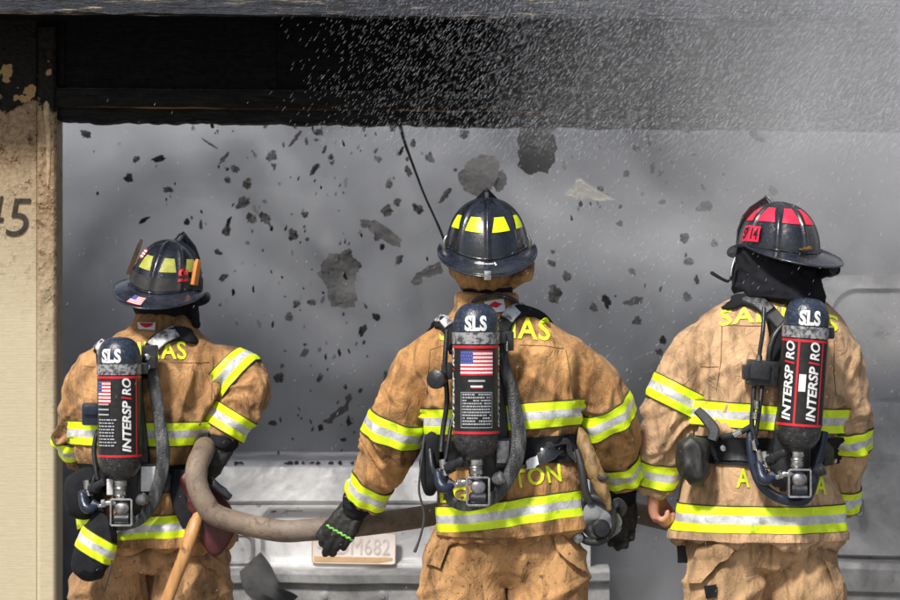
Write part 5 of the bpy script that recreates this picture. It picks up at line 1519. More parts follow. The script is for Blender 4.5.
strap_on(f1, [(146, 378, -.19), (148, 360), (154, 346), (166, 338), (180, 335), (192, 339), (200, 346, .04), (200, 380, .16), (190, 450, .18)], .050, .010, 'black_fabric', 'shoulder_strap', p1)
strap_on(f1, [(153, 348), (163, 340), (176, 334)], .044, .006, 'pad_silver', 'shoulder_pad', p1, .016)
strap_on(f1, [(104, 372, -.19), (104, 358), (103, 350), (100, 348), (96, 356, .03), (94, 380, .15), (100, 450, .18)], .045, .010, 'black_fabric', 'shoulder_strap', p1)
strap_on(f1, [(106, 357), (104, 350), (101, 347)], .040, .006, 'pad_silver', 'shoulder_pad', p1, .018)
mb = MB(); mb.ribbon([q1(151, 366, -.19), q1(154, 385, -.205), q1(158, 408, -.215), q1(161, 432, -.225), q1(163, 455, -.235), q1(160, 480, -.235), q1(152, 503, -.23), q1(142, 518, -.22), q1(128, 525, -.21), q1(112, 526, -.20), q1(103, 519, -.19), q1(101, 505, -.18)], [.036, .036, .038, .04, .042, .042, .04, .034, .03, .028, .028, .028], .008); mb.build('frame_strap', 'webbing_wet', p1, True, 50)
mb = MB(); mb.box(q1(150, 357, -.195), (.05, .034, .075), None, .006); mb.box(q1(151, 362, -.218), (.03, .014, .04), None, .004); kb = mb.build('strap_lock', 'black_plastic', p1)
for py in (357, 367): MB().lathe(q1(147, py, -.222), (0, -1, 0), [(0, .010), (.006, .010), (.008, .004), (.0085, 0)], 14).build('lock_pin', 'chrome', kb)
mb = MB(); mb.box(q1(92, 414, -.19), (.058, .055, .070), None, .008); mb.box(q1(91, 410, -.222), (.046, .012, .03), None, .004); mb.build('regulator_box', 'navy_plastic', p1)
for pts, r in (([(98, 430, -.19), (94, 448, -.20), (96, 470, -.215), (98, 480, -.22)], .0075), ([(104, 440, -.19), (100, 462, -.20), (93, 482, -.21), (92, 500, -.215)], .006), ([(90, 470, -.15), (84, 490, -.17), (88, 505, -.2), (100, 508, -.22)], .007)):
    MB().tube([q1(*p) for p in pts], r, 12).build('air_hose', 'black_plastic', p1)
mb = MB(); mb.box(q1(148, 478, -.195), (.062, .03, .092), None, .004); lb = mb.build('battery_box', 'black_plastic', p1)
MB().box(q1(148.5, 479, -.214), (.047, .006, .078), None, .003).build('box_plate', 'white', lb)
MB().box(q1(110, 487, -.205), (.02, .01, .05), None, .003).build('white_tag', 'white', p1)
# ---------------------------------------------------------------- right pack
p3, S3, q3, o3 = make_pack(f3, (808, 298), (797, 453), 'black air pack on the right firefighter, upright white word printed twice between red lines',
    {'sls_ang': .03, 'items': [('word', -.78), ('word', .36), ('line', -.37), ('line', .76), ('sticker', -.12)], 'ww': .46}, {'plate_dx': -6, 'wheel_mat': 'black_plastic'})
torso_band(f3, 449, 27, 0.02, 'waist_belt', ('black_fabric',), .009, parent=p3)
strap_on(f3, [(781, 372, -.19), (779, 350), (776, 330), (770, 315), (758, 305), (744, 302), (731, 306), (724, 312, .03), (718, 350, .15), (720, 430, .18)], .048, .010, 'black_fabric', 'shoulder_strap', p3)
strap_on(f3, [(768, 313), (758, 304), (745, 301), (737, 303)], .040, .006, 'webbing_wet', 'shoulder_pad', p3, .015)
strap_on(f3, [(816, 332, -.19), (820, 322), (823, 316), (826, 318, .03), (830, 350, .15), (825, 430, .18)], .04, .012, 'black_fabric', 'shoulder_strap', p3)
strap_on(f3, [(770, 316), (776, 322), (782, 328)], .040, .008, 'webbing', 'strap_ladder', p3, .022)
for pts, r in (([(764, 308, -.17), (763, 330, -.20), (760, 350, -.205), (759, 362, -.205)], .0065), ([(786, 322, -.19), (775, 335, -.205), (770, 350, -.21), (769, 362, -.205)], .0095),
               ([(754, 386, -.205), (753, 405, -.215), (752, 425, -.22), (757, 445, -.225)], .0075), ([(762, 386, -.205), (760, 405, -.22), (758, 420, -.22), (755, 438, -.22)], .0065), ([(753, 425, -.22), (745, 430, -.21), (733, 435, -.20), (722, 437, -.18)], .009)):
    MB().tube([q3(*p) for p in pts], r, 12).build('air_hose', 'black_plastic', p3)
for (a, b) in (((757, 400, -.222), (757, 409, -.222)), ((756, 412, -.224), (755, 419, -.224)), ((742, 431, -.215), (734, 435, -.207)), ((759, 355, -.207), (759, 364, -.207)), ((753, 440, -.226), (755, 450, -.228)), ((758, 450, -.228), (760, 462, -.23))):
    MB().lathe(q3(*a), q3(*b) - q3(*a), [(0, .007), (.002, .0098), ((q3(*b) - q3(*a)).length, .0098), ((q3(*b) - q3(*a)).length + .002, .007)], 14).build('hose_fitting', 'chrome', p3, True, 30)
mb = MB(); mb.box(q3(762, 373, -.205), (.096, .042, .076), Matrix.Rotation(R(5), 3, 'Y'), .008); mb.box(q3(760, 371, -.231), (.06, .014, .05), Matrix.Rotation(R(5), 3, 'Y'), .004); mb.box(q3(746, 372, -.205), (.022, .05, .046), None, .006); mb.build('regulator_box', 'black_plastic', p3)
mb = MB(); mb.tube([q3(751, 428, -.20), q3(751, 448, -.215), q3(755, 470, -.22), q3(764, 488, -.225), q3(779, 498, -.225), q3(796, 502, -.225), q3(806, 499, -.225), q3(811, 488, -.225), q3(816, 470, -.22), q3(821, 450, -.215), q3(824, 432, -.20)], [.011, .011, .012, .012, .012, .012, .012, .012, .011, .011, .010], 14, flat=1.3); mb.build('frame_loop', 'navy_plastic', p3)
for px, py in ((726, 446), (830, 459)):
    h = on_surface(f3.bvh, px, py, .014, f3.Y)
    if h: MB().lathe(h, (0, -1, 0), [(0, .010), (.004, .010), (.006, .006), (.0065, 0)], 16).build('rivet', 'chrome', p3)
patch_on(f3.bvh, [(822, 438), (838, 456), (838, 462), (820, 466)], 'black_plastic', 'hip_plate', p3, .014, f3.Y, .004)
patch_on(f3.bvh, [(712, 440), (734, 436), (752, 443), (750, 462), (716, 460)], 'black_plastic', 'hip_plate', p3, .012, f3.Y, .004)

# ================================================================= hose and loose gear
mb = MB()
hp = [(240, 300, 9.6), (222, 420, 8.95), (212, 446, 8.62), (203, 452, 8.34), (197, 466, 8.27), (197, 484, 8.25), (205, 503, 8.24), (220, 517, 8.24), (240, 525, 8.24), (275, 530.5, 8.235), (310, 530, 8.23), (345, 527, 8.235), (380, 523, 8.25), (415, 518, 8.27), (450, 512, 8.29), (520, 504, 8.33), (580, 503, 8.36), (620, 509, 8.38), (655, 517, 8.40), (690, 526, 8.42), (730, 545, 8.46), (756, 590, 8.5), (770, 660, 8.5), (790, 740, 8.45), (840, 778, 8.4), (950, 790, 8.35), (1100, 790, 8.3)]
pts = [P(*p) for p in hp if p[0] != 240]
pts[0:2] = [P(198, 463, 8.62), P(204, 448, 8.45)]
for p in pts: p.z = max(p.z, .036)
mb.tube(pts, .0345, 28, smooth=8)
hose = mb.build('fire_hose', 'hose', None, True, 0)
tag(hose, 'thick brown fire hose looping past the left hip and along the row of firefighters', 'fire hose')
# nozzle end held under the arm: short coupling on the far side
cp = MB(); a_, b_ = P(198, 463, 8.62), P(190, 478, 8.74); ax = (b_ - a_).normalized()
cp.lathe(a_ - ax * .03, ax, [(0, .040), (.03, .042), (.032, .036), (.05, .036), (.06, .030), (.20, .024), (.22, .032), (.26, .034), (.262, .02)], 24); cp.build('nozzle', 'black_plastic', hose)

def gear(name, label, cat, px, py, Y): return thing(name, label, cat, P(px, py, Y))
# axe with the head in an oxblood sheath
axe = gear('axe', 'wooden-handled axe hanging in an oxblood leather sheath at the left firefighter', 'axe', 200, 520, 8.3)
Ya = 8.29
mb = MB(); mb.tube([P(198, 515, Ya + .03), P(192, 532, Ya), P(184, 556, Ya - .01), P(174, 582, Ya), P(163, 612, Ya), P(152, 650, Ya)], [.016, .0185, .017, .0165, .017, .019], 18, flat=1.25, dome=True); mb.build('handle', 'wood', axe)
ol = [(180, 478), (190, 468), (200, 474), (214, 486), (226, 499), (234, 513), (236, 525), (233, 537), (222, 553), (213, 556), (205, 548), (197, 530), (190, 517), (183, 500)]
mb = MB(); rs = []
for d_, g in ((.034, .9), (.012, .985), (.0, 1), (-.012, .985), (-.018, .9), (-.014, .55)):
    cx_, cy_ = 209, 514
    rs.append([P(cx_ + (a - cx_) * g, cy_ + (b - cy_) * g, 8.325 + d_ + .01 * noise.noise(V((a * .06, b * .06, 1)))) for a, b in spline([V((a, b, 0)) for a, b in ol + [ol[0]]], [1] * 15, 4)[0][:-1] for a, b in [(a, b)]] if False else [P(cx_ + (p.x - cx_) * g, cy_ + (p.y - cy_) * g, 8.325 + d_ + .012 * noise.noise(V((p.x * .06, p.y * .06, 1)))) for p in spline([V((a, b, 0)) for a, b in ol + [ol[0]]], [1] * 15, 4)[0][:-1]])
mb.rings(rs); mb.build('sheath', 'leather_red', axe, True, 50)
mb = MB(); mb.ribbon([P(181, 470, 8.34), P(178, 490, 8.32), P(182, 508, 8.31), P(190, 526, 8.31)], .05, .012); mb.build('sheath_loop', 'black_fabric', axe)
mb = MB(); mb.lathe(P(213, 484, 8.27), V((.62, 0, -.5)), [(0, .012), (.05, .013), (.07, .011), (.072, 0)], 16)
mb.tube([P(211, 480, 8.30), P(217, 486, 8.28), P(224, 491, 8.27)], .011, 12, dome=True)
tag(mb.build('torch', 'black_plastic'), 'short black torch poking out beside the hose bend at the left hip', 'torch')
# black flap pouch and banded bag on the left firefighter
def soft_bag(name, outline, Yc, dep, mat, seed, parent=None, fold=.006):
    mb = MB(); n = 4
    ps = spline([V((a, b, 0)) for a, b in outline + [outline[0]]], [1] * (len(outline) + 1), 5)[0][:-1]
    cx_ = sum(p.x for p in ps) / len(ps); cy_ = sum(p.y for p in ps) / len(ps); rs = []
    for k in range(9):
        a = math.pi * (k + .0) / 8; g = max(math.sin(a) ** .55, .12); d_ = math.cos(a) * dep
        rs.append([P(cx_ + (p.x - cx_) * g, cy_ + (p.y - cy_) * g, Yc + d_) for p in ps])
    mb.rings(rs); me = remesh(mb, .0055, 3); S = V((seed, seed, seed))
    displace(me, lambda p, nr: ridge(noise.noise(V((p.x * 22, p.y * 14, p.z * 9)) + S), 2.2) ** 1.5 * fold + noise.noise(p * 13 + S) * fold * .7 - fold * .5)
    me.name = name; me.materials.append(M[mat]); finish_shade(me, True, 0)
    return link(name, me, parent)
tag(soft_bag('hip_pouch', [(66, 478), (78, 470), (92, 466), (100, 476), (102, 500), (96, 516), (84, 522), (70, 516), (64, 498)], 8.33, .05, 'black_fabric', 3), 'rounded black pouch at the left side of the left firefighter, above the banded bag', 'pouch')
bag = gear('mask_bag', 'black drawstring bag with a yellow and silver band hanging below the pouch', 'bag', 96, 550, 8.3)
bo = soft_bag('bag_body', [(96, 510), (108, 516), (116, 532), (116, 550), (108, 568), (97, 581), (86, 583), (75, 577), (71, 564), (76, 548), (84, 528)], 8.27, .055, 'black_fabric', 8, bag, .008)
bb = bvh_of(bo.data); mb = MB(); grid = []
for f in ROWF:
    row = []
    for k in range(48):
        an = 2 * math.pi * k / 48
        c = P(98.5, 546, 8.27); u_ = V((.86, 0, -.50)); w_ = V((.50, 0, .86)); o_ = c + w_ * (.5 - f) * .072
        d_ = u_ * math.cos(an) + V((0, 1, 0)) * math.sin(an); h_, *_ = bb.ray_cast(o_, d_, .3); row.append(((h_ or o_ + d_ * .06), d_))
    grid.append(row)
band_rows(mb, grid, True, .003); mb.build('reflective_band', ['neon', 'silver_tape', 'stitch'], bo, True, 50)
patch_on(f1.bvh, [(84, 511), (97, 511), (96, 531), (86, 533)], 'neon', 'bag_tab', bag, .03, f1.Y, .004)
MB().tube([P(98, 500, 8.32), P(101, 509, 8.29), P(100, 516, 8.27)], [.012, .010, .014], 12).build('bag_neck', 'black_fabric', bag)
MB().tube([P(112, 560, 8.22), P(109, 575, 8.22), P(104, 592, 8.24)], .0025, 8).build('drawstring', 'webbing', bag)
# middle: pouch at left hip with a hanging cord, mask and leather gloves at the right hip
po = gear('belt_pouch', 'slim black pouch at the left hip of the middle firefighter trailing a thin cord', 'pouch', 430, 470, 7.92)
soft_bag('pouch_body', [(424, 436), (432, 430), (440, 440), (441, 462), (439, 482), (433, 496), (425, 494), (421, 480), (421, 455)], 7.91, .045, 'black_fabric', 5, po)
MB().tube([P(424, 440, 7.87), P(421, 465, 7.85), P(419, 490, 7.85), P(423, 508, 7.85), P(424, 520, 7.85), P(420, 538, 7.85), P(415, 551, 7.85)], [.003, .003, .0035, .0035, .004, .0035, .0055], 10, dome=True).build('cord', 'webbing', po)
gl = gear('leather_gloves', 'rolled tan leather gloves hung at the right hip of the middle firefighter', 'gloves', 596, 470, 7.95)
def leather(pts, rads, seed, name):
    mb = MB(); mb.tube([P(*p) for p in pts], rads, 18, smooth=5, flat=.75, dome=True); me = remesh(mb, .005, 3)
    displace(me, lambda p, nr: ridge(noise.noise(V((p.x * 55, p.y * 25, p.z * 9)) + V((seed, 0, 0))), 2.2) * .006 - .002 + noise.noise(p * 30) * .003)
    me.name = name; me.materials.append(M['leather_tan']); finish_shade(me, True, 0); return link(name, me, gl)
leather([(581, 432, 7.93), (585, 448, 7.915), (592, 466, 7.905), (600, 482, 7.905)], [.017, .026, .034, .030], 3, 'folded_glove')
leather([(597, 478, 7.90), (603, 492, 7.895), (609, 506, 7.90)], [.026, .022, .014], 7, 'glove_finger')
mb = MB(); mb.tube([P(593, 470, 7.885), P(601, 479, 7.875), P(607, 477, 7.89)], [.006, .007, .006], 10); mb.build('glove_strap', 'webbing', gl)
mk = gear('breathing_mask', 'clear and black breathing mask hanging under the tan gloves beside the hose', 'mask', 600, 520, 7.95)
mb = MB(); mb.ball(P(600, 520, 7.96), (.062, .055, .056), Matrix.Rotation(R(20), 3, 'Y')); mb.ball(P(591, 512, 7.95), (.05, .05, .05))
me = remesh(mb, .005, 4); displace(me, lambda p, nr: noise.noise(p * 16) * .012 + ridge(noise.noise(p * 24), 2.2) * .007); me.name = 'lens'; me.materials.append(M['clear_mask']); finish_shade(me, True, 0); link('lens', me, mk)
MB().tube([P(582, 502, 7.91), P(592, 497, 7.90), P(606, 503, 7.90), P(613, 515, 7.91), P(612, 530, 7.92), P(602, 541, 7.92), P(586, 541, 7.92), P(579, 530, 7.92), P(582, 502, 7.91)], .011, 12).build('face_seal', 'rubber', mk)
MB().lathe(P(600, 528, 7.905), V((.2, -1, -.1)), [(0, .026), (.012, .028), (.02, .022), (.026, .022), (.028, .012), (.03, 0)], 24).build('exhale_valve', 'black_plastic', mk)
mb = MB(); mb.lathe(P(578, 538, 7.91), V((-.2, -1, 0)), [(0, .016), (.01, .017), (.014, .012), (.016, 0)], 18); mb.build('mask_clip', 'steel_dull', mk)
mb = MB(); mb.ribbon([P(612, 507, 7.92), P(618, 502, 7.93), P(623, 508, 7.94), P(620, 514, 7.95)], .026, .006); mb.build('head_strap', 'rubber', mk)
MB().tube([P(577, 450, 7.90), P(582, 470, 7.885), P(585, 490, 7.885), P(590, 502, 7.89)], [.010, .012, .012, .010], 14).build('mask_hose', 'rubber', mk)
# right: folded black glove pouch on the belt
tag(soft_bag('glove_pouch', [(677, 440), (690, 434), (704, 438), (712, 448), (710, 470), (702, 486), (692, 488), (684, 480), (676, 462)], 7.98, .05, 'rubber', 12, None, .012), 'crumpled black rubbery pouch clipped at the left hip of the right firefighter', 'pouch')
mb = MB(); mb.ribbon([P(697, 410, 8.0), P(705, 418, 7.985), P(714, 430, 7.965), P(712, 440, 7.96)], [.026, .03, .034, .03], .010, nrm=[(-.3, -1, .2)] * 4); tag(mb.build('lapel_strap', 'webbing'), 'worn grey strap end sticking out beside the crumpled black pouch', 'strap')
# coat tail and tab under the right coat
mb = MB(); mb.ribbon([P(682, 545, 8.22), P(683, 556, 8.215), P(683, 563, 8.215)], .034, .004); mb.build('tool_strap', 'webbing', f3.root)
# ================================================================= debris in the air
def flake_mesh(seed, n=11, thick=.05, elong=1.0):
    rnd = random.Random(seed); mb = MB(); n = 26
    def rad(a): return 1 + .55 * noise.noise(V((math.cos(a) * 1.1, math.sin(a) * 1.1, seed * 3.1))) + .35 * noise.noise(V((math.cos(a) * 3.2, math.sin(a) * 3.2, seed * 7.7))) + .22 * noise.noise(V((math.cos(a) * 8, math.sin(a) * 8, seed)))
    ol = [V((math.cos(2 * math.pi * i / n), 0, math.sin(2 * math.pi * i / n))) * .5 * rad(2 * math.pi * i / n) for i in range(n)]
    curl = rnd.uniform(-.7, .7)
    def bend(p, d): return V((p.x, d + curl * p.x * p.x * 1.2 + .25 * noise.noise(p * 4 + V((seed, 0, 0))), p.z))
    rs = [[bend(p * g, d) for p in ol] for g, d in ((.35, -thick), (.75, -thick * .8), (1, -thick * .2), (.98, thick * .3), (.7, thick))]
    mb.rings(rs); me = mb.mesh('charred_flake'); me.materials.append(M['flake']); finish_shade(me, True, 60); return me
flakes = [flake_mesh(s, 9, .05) for s in range(9)]
GF = 'charred flakes in the air of the doorway'
def put_flake(k, px, py, w, h, ang, Y, label, name='charred_flake', group=GF):
    o = bpy.data.objects.new(name, flakes[k % len(flakes)]); COL.objects.link(o)
    s = Y / F
    o.location = P(px, py, Y); o.scale = (w * s, min(w, h) * s * 1.2, h * s); o.rotation_euler = (R(random.uniform(-18, 18)), R(-ang), R(random.uniform(-25, 25)))
    tag(o, label, 'debris', group); return o
random.seed(21)
named = [
 (159, 159, 14, 6, 10, 'ragged flake pointing level, midway between the left jamb and the charred lintel middle'),
 (128, 178, 10, 9, 20, 'small three-cornered flake at the left of the doorway above the left helmet'),
 (168, 189, 12, 6, -8, 'dark two-lobed flake just left of centre above the left helmet crest'),
 (224, 158, 15, 5, 52, 'straight dark splinter standing steep in the left half of the doorway'),
 (210, 144, 15, 3, -32, 'thin curved black sliver falling just above the steep splinter'),
 (144, 220, 13, 5, 24, 'short dark bar slanting up right directly above the left helmet'),
 (243, 203, 17, 10, 25, 'lumpy dark flake under the steep splinter, right of the left helmet'),
 (187, 222, 7, 7, 0, 'round dark flake close above the right side of the left helmet'),
 (227, 180, 7, 6, 0, 'small square flake between the steep splinter and the lumpy flake'),
 (86, 134, 12, 7, -30, 'blurred dark flake in the upper left corner of the doorway'),
 (179, 237, 13, 5, 40, 'pale-edged curl of char just above the left helmet finial'),
 (223, 277, 12, 6, 35, 'dark stub floating right of the orange wooden wedge'),
 (218, 252, 9, 6, -20, 'dark chip floating up and right of the orange wooden wedge'),
 (296, 138, 16, 5, 50, 'straight dark splinter hanging steep under the lintel, left of the wire'),
 (296, 125, 5, 9, 0, 'dark drop-shaped flake touching the lintel above a steep splinter'),
 (293, 235, 11, 11, 30, 'chunky dark flake alone in the middle of the grey left half'),
 (331, 157, 6, 6, 0, 'round black flake a little below the lintel between splinter and wire'),
 (314, 170, 16, 5, 55, 'knobbly dark flake with two lumps slanting between splinter and wire'),
 (387, 211, 12, 11, 10, 'round dark flake above the long charred bar'),
 (418, 208, 14, 9, -40, 'bent dark flake right beside the wire, level with the helmet crest'),
 (408, 170, 7, 12, 20, 'narrow dark flake touching the wire on its left side'),
 (430, 158, 11, 8, -35, 'dark pointed flake right of the wire under the lintel'),
 (446, 195, 15, 7, 50, 'dark streak of char left of the middle helmet crest'),
 (393, 127, 7, 10, 15, 'dark lump of char against the lintel at the head of the wire'),
 (413, 143, 6, 7, 0, 'small round flake right of the wire near its top'),
 (289, 317, 9, 9, 0, 'round dark flake low in the left half, under the large head-shaped patch edge'),
 (376, 317, 10, 6, -30, 'dark oval flake above the left shoulder of the middle firefighter'),
 (399, 260, 7, 10, -25, 'dark sliver left of the middle helmet brim'),
 (362, 330, 8, 13, -25, 'faint crescent of ash right below the large head-shaped patch'),
 (321, 427, 7, 7, 0, 'round faint flake low in front of the smoke, above the car tail'),
 (349, 421, 7, 11, 0, 'upright dark flake beside the raised left sleeve of the middle firefighter'),
 (344, 440, 5, 5, 0, 'lowest small dark flake above the car tail'),
 (386, 376, 6, 11, 15, 'dark upright flake close to the middle firefighter upper left sleeve'),
 (704, 207, 17, 9, 8, 'furry dark oval flake left of the right helmet'),
 (773, 191, 9, 11, 35, 'pointed dark flake directly above the right helmet'),
 (684, 238, 10, 9, -30, 'pale grey flake left of the right helmet, under the furry oval one'),
 (653, 168, 5, 12, -10, 'narrow upright flake in the bright smoke between two helmets'),
 (633, 301, 22, 8, 12, 'grey ragged flake lying level between the middle and right shoulders'),
 (606, 300, 9, 15, 25, 'grey slanting flake just right of the middle firefighter neck'),
 (567, 276, 9, 12, 10, 'grey lump beside the tan neck flap roll'),
 (688, 262, 9, 10, -10, 'faint grey tuft left of the right hood'),
 (555, 294, 13, 20, 10, 'large faint grey clump behind the middle right shoulder'),
 (637, 321, 10, 8, 0, 'small grey fleck under the level ragged flake'),
 (663, 340, 8, 9, 0, 'small grey fleck left of the right shoulder'),
 (659, 352, 9, 6, -15, 'lowest dark oval fleck left of the right shoulder'),
 (697, 280, 5, 9, 15, 'narrow dark chip beside the loose chin strap')]
for i, (px, py, w, h, a, lab) in enumerate(named):
    put_flake(i, px, py, w, h, a, random.uniform(9.55, 9.90), lab)
GS = 'tiny specks of char drifting through the doorway'
clear = []
def masked(px, py):
    for x0, x1, y0 in ((110, 215, 232), (56, 268, 330), (432, 540, 185), (385, 640, 318), (722, 840, 200), (636, 870, 300)):
        if x0 < px < x1 and py > y0: return True
    return False
k = 0
while k < 230:
    px = random.triangular(60, 470, 330) if random.random() < .8 else random.uniform(540, 730)
    py = 124 + 330 * random.random() ** 1.35
    if masked(px, py) or (px > 540 and py > 380): continue
    w = random.choice((1.4, 1.8, 2, 2.5, 2.5, 3, 4)); h = w * random.uniform(1.0, 2.6)
    o = put_flake(k, px, py, w, h, random.uniform(-30, 30), random.choice((random.uniform(9.0, 9.7), random.uniform(9.8, 10.25))), 'tiny dark speck of char floating in front of the grey smoke', 'char_speck', GS)
    k += 1
GV = 'flakes half veiled by the smoke'
k = 0
while k < 45:
    px = random.triangular(64, 480, 320) if random.random() < .62 else random.uniform(545, 725)
    py = 128 + 300 * random.random() ** 1.2
    if masked(px, py) or (px > 540 and py > 370): continue
    w = random.uniform(4, 11); h = w * random.uniform(.5, 1.3)
    put_flake(k + 3, px, py, w, h, random.uniform(-60, 60), random.uniform(9.78, 9.93), 'faint smudged flake half veiled by the pale smoke', 'veiled_flake', GV); k += 1
# larger scorched sheets: torn facing hanging in the smoke behind the doorway
def torn_sheet(outline, Y, mat, name, label, curl=.03, seed=1, group=None, soft=.003):
    vs, fs = cut(outline, [tuple(range(len(outline)))], 2.5)
    bm = bmesh.new(); bv = []
    for a, b in vs:
        j = 3.2 * noise.noise(V((a * .14, b * .14, seed))) + 1.6 * noise.noise(V((a * .45, b * .45, seed)))
        bv.append(bm.verts.new(P(a + j, b + j * .7, Y + curl * noise.noise(V((a * .03, b * .03, seed))) + soft * noise.noise(V((a * .3, b * .3, seed))))))
    for f in fs: bm.faces.new([bv[i] for i in f])
    r = bmesh.ops.extrude_face_region(bm, geom=list(bm.faces))
    for g in r['geom']:
        if isinstance(g, bmesh.types.BMVert): g.co.y += .012
    bmesh.ops.recalc_face_normals(bm, faces=bm.faces)
    me = bpy.data.meshes.new(name); bm.to_mesh(me); bm.free(); me.materials.append(M[mat]); finish_shade(me, True, 50)
    o = link(name, me); tag(o, label, 'debris', group); return o
YS = 9.80
torn_sheet([(322, 262), (331, 254), (346, 253), (356, 259), (359, 270), (355, 282), (355, 306), (343, 308), (329, 305), (328, 290), (322, 280), (319, 276)], YS, 'charred_sheet', 'charred_sheet', 'large head-shaped dark scrap in the smoke left of the middle firefighter', seed=2)
torn_sheet([(461, 170), (468, 160), (480, 155), (494, 156), (500, 163), (497, 176), (490, 188), (478, 196), (466, 192), (459, 182)], YS, 'charred_sheet', 'charred_sheet', 'dark lobed scrap in the smoke right above the middle helmet', seed=4)
torn_sheet([(496, 170), (503, 168), (507, 178), (503, 190), (496, 192), (493, 182)], YS, 'charred_sheet', 'charred_sheet', 'small dark scrap beside the lobed scrap above the middle helmet', seed=5)
torn_sheet([(520, 118), (556, 118), (555, 140), (556, 160), (546, 172), (538, 169), (527, 174), (518, 166), (518, 145)], 9.25, 'charred_sheet', 'hanging_insulation', 'dark sheet of burnt insulation hanging from the lintel right of the middle helmet', seed=6)
torn_sheet([(368, 222), (374, 219), (388, 228), (401, 239), (400, 247), (393, 246), (380, 238), (368, 230)], 9.6, 'charred_sheet', 'charred_bar', 'long dark charred bar slanting down right, left of the wire', seed=7)
torn_sheet([(411, 281), (418, 274), (434, 263), (442, 262), (441, 272), (424, 279), (414, 286)], YS, 'charred_sheet', 'charred_bar', 'faint slanting bar of char left of the middle firefighter neck', seed=8)
torn_sheet([(566, 196), (579, 177), (588, 184), (616, 200), (598, 201), (584, 197), (576, 198)], YS, 'paper_grey', 'torn_paper', 'pale three-cornered piece of torn paper right of the middle helmet', seed=9)
torn_sheet([(344, 404), (350, 393), (353, 396), (347, 410), (330, 424), (322, 422)], YS, 'charred_sheet', 'charred_bar', 'faint grey slanting bar low in the smoke above the car tail', seed=10)
torn_sheet([(579, 118), (596, 118), (594, 127), (586, 129), (580, 126)], 9.0, 'flake', 'hanging_scrap', 'ragged scrap hanging from the lintel right of the burnt insulation', seed=11)
torn_sheet([(679, 122), (694, 122), (693, 130), (686, 132), (680, 129)], 9.0, 'flake', 'hanging_scrap', 'ragged scrap hanging from the lintel above the furry oval flake', seed=12)
mb = MB(); mb.tube([P(743, 118, 8.95), P(751, 128, 8.93), P(757, 137, 8.92), P(764, 140, 8.92)], [.016, .016, .013, .008], 10, dome=True); tag(mb.build('hanging_stub', 'char'), 'bent charred stub hanging from the lintel above the right helmet', 'debris')
mb = MB(); mb.tube([P(397, 112, 9.2), P(404, 140, 9.2), P(413, 165, 9.2), P(424, 194, 9.2), P(434, 216, 9.2), P(441, 232, 9.2), P(455, 268, 9.2), P(470, 305, 9.25)], [.0075, .0055, .0045, .004, .004, .0045, .004, .004], 8); tag(mb.build('hanging_wire', 'flake'), 'thin burnt wire hanging from the lintel down behind the middle helmet', 'wire')
random.seed(4)
GC = 'crumbs of char along the edge of the car boot'
for px in (225, 236, 241, 289, 296, 303, 312, 318, 331, 340, 352):
    w = random.uniform(2.5, 11)
    o = put_flake(px, px, 463.0, w, random.uniform(1.8, 4.5), random.uniform(-10, 10), YC + .03, 'crumb of char lying on the top edge of the burnt car boot', 'char_crumb', GC)

# ================================================================= smoke and spray
def smoke_box(name, lo, hi, fn_density, color, label, aniso=0.0, color2=None):
    mb = MB(); mb.box([(a + b) / 2 for a, b in zip(lo, hi)], [b - a for a, b in zip(lo, hi)])
    m = bpy.data.materials.new('mat_' + name); m.use_nodes = True; nt = m.node_tree
    nt.nodes.remove(nt.nodes['Principled BSDF'])
    co = nn(nt, 'ShaderNodeNewGeometry').outputs['Position']
    v = nn(nt, 'ShaderNodeVolumePrincipled'); v.inputs['Color'].default_value = (*color, 1); v.inputs['Anisotropy'].default_value = aniso
    nt.links.new(fn_density(nt, co), v.inputs['Density'])
    if color2:      # sootier and paler smoke in the same cloud
        f = noise_tex(nt, co, .85, 5, .6, None, 1.2)
        nt.links.new(ramp(nt, f, [(.44, color2), (.58, color)]), v.inputs['Color'])
    nt.links.new(v.outputs[0], nt.nodes['Material Output'].inputs['Volume'])
    o = mb.build(name, m, None, False); o['kind'] = 'stuff'; o['label'] = label; o['category'] = 'smoke'
    return o
def gar_density(nt, co):
    f = noise_tex(nt, co, 1.05, 5, .58, (1, 1, 1.15), 1.1)
    d = ramp(nt, f, [(.43, .05), (.50, .35), (.60, 1.0)])
    f2 = noise_tex(nt, co, 4.2, 3, .6, None, .8)
    d = math_n(nt, 'MULTIPLY', d, ramp(nt, f2, [(.36, .25), (.64, 1.4)]))
    sep = nn(nt, 'ShaderNodeSeparateXYZ'); nt.links.new(co, sep.inputs[0])
    # thicker to the right, where the attack stream turns to steam
    gx = ramp(nt, math_n(nt, 'MULTIPLY', math_n(nt, 'ADD', sep.outputs[0], 1.4), .30, True), [(0, .6), (.72, 1.0), (.95, 3.0)])
    # over the car tails it starts right away, lower down only further in
    gz = math_n(nt, 'MULTIPLY', math_n(nt, 'SUBTRACT', sep.outputs[2], .95), 4.0, True)
    gy = math_n(nt, 'MULTIPLY', math_n(nt, 'SUBTRACT', sep.outputs[1], 9.86), 4.0, True)
    back = math_n(nt, 'MULTIPLY', math_n(nt, 'SUBTRACT', sep.outputs[1], 9.72), 12.0, True)
    front = math_n(nt, 'MULTIPLY', math_n(nt, 'MULTIPLY', math_n(nt, 'SUBTRACT', sep.outputs[1], 9.1), 2.0, True), .045)
    g = math_n(nt, 'ADD', math_n(nt, 'MULTIPLY', math_n(nt, 'MAXIMUM', gz, gy), back), front)
    return math_n(nt, 'MULTIPLY', math_n(nt, 'MULTIPLY', math_n(nt, 'MULTIPLY', d, gx), g), SMOKE)
SMOKE = 6.5
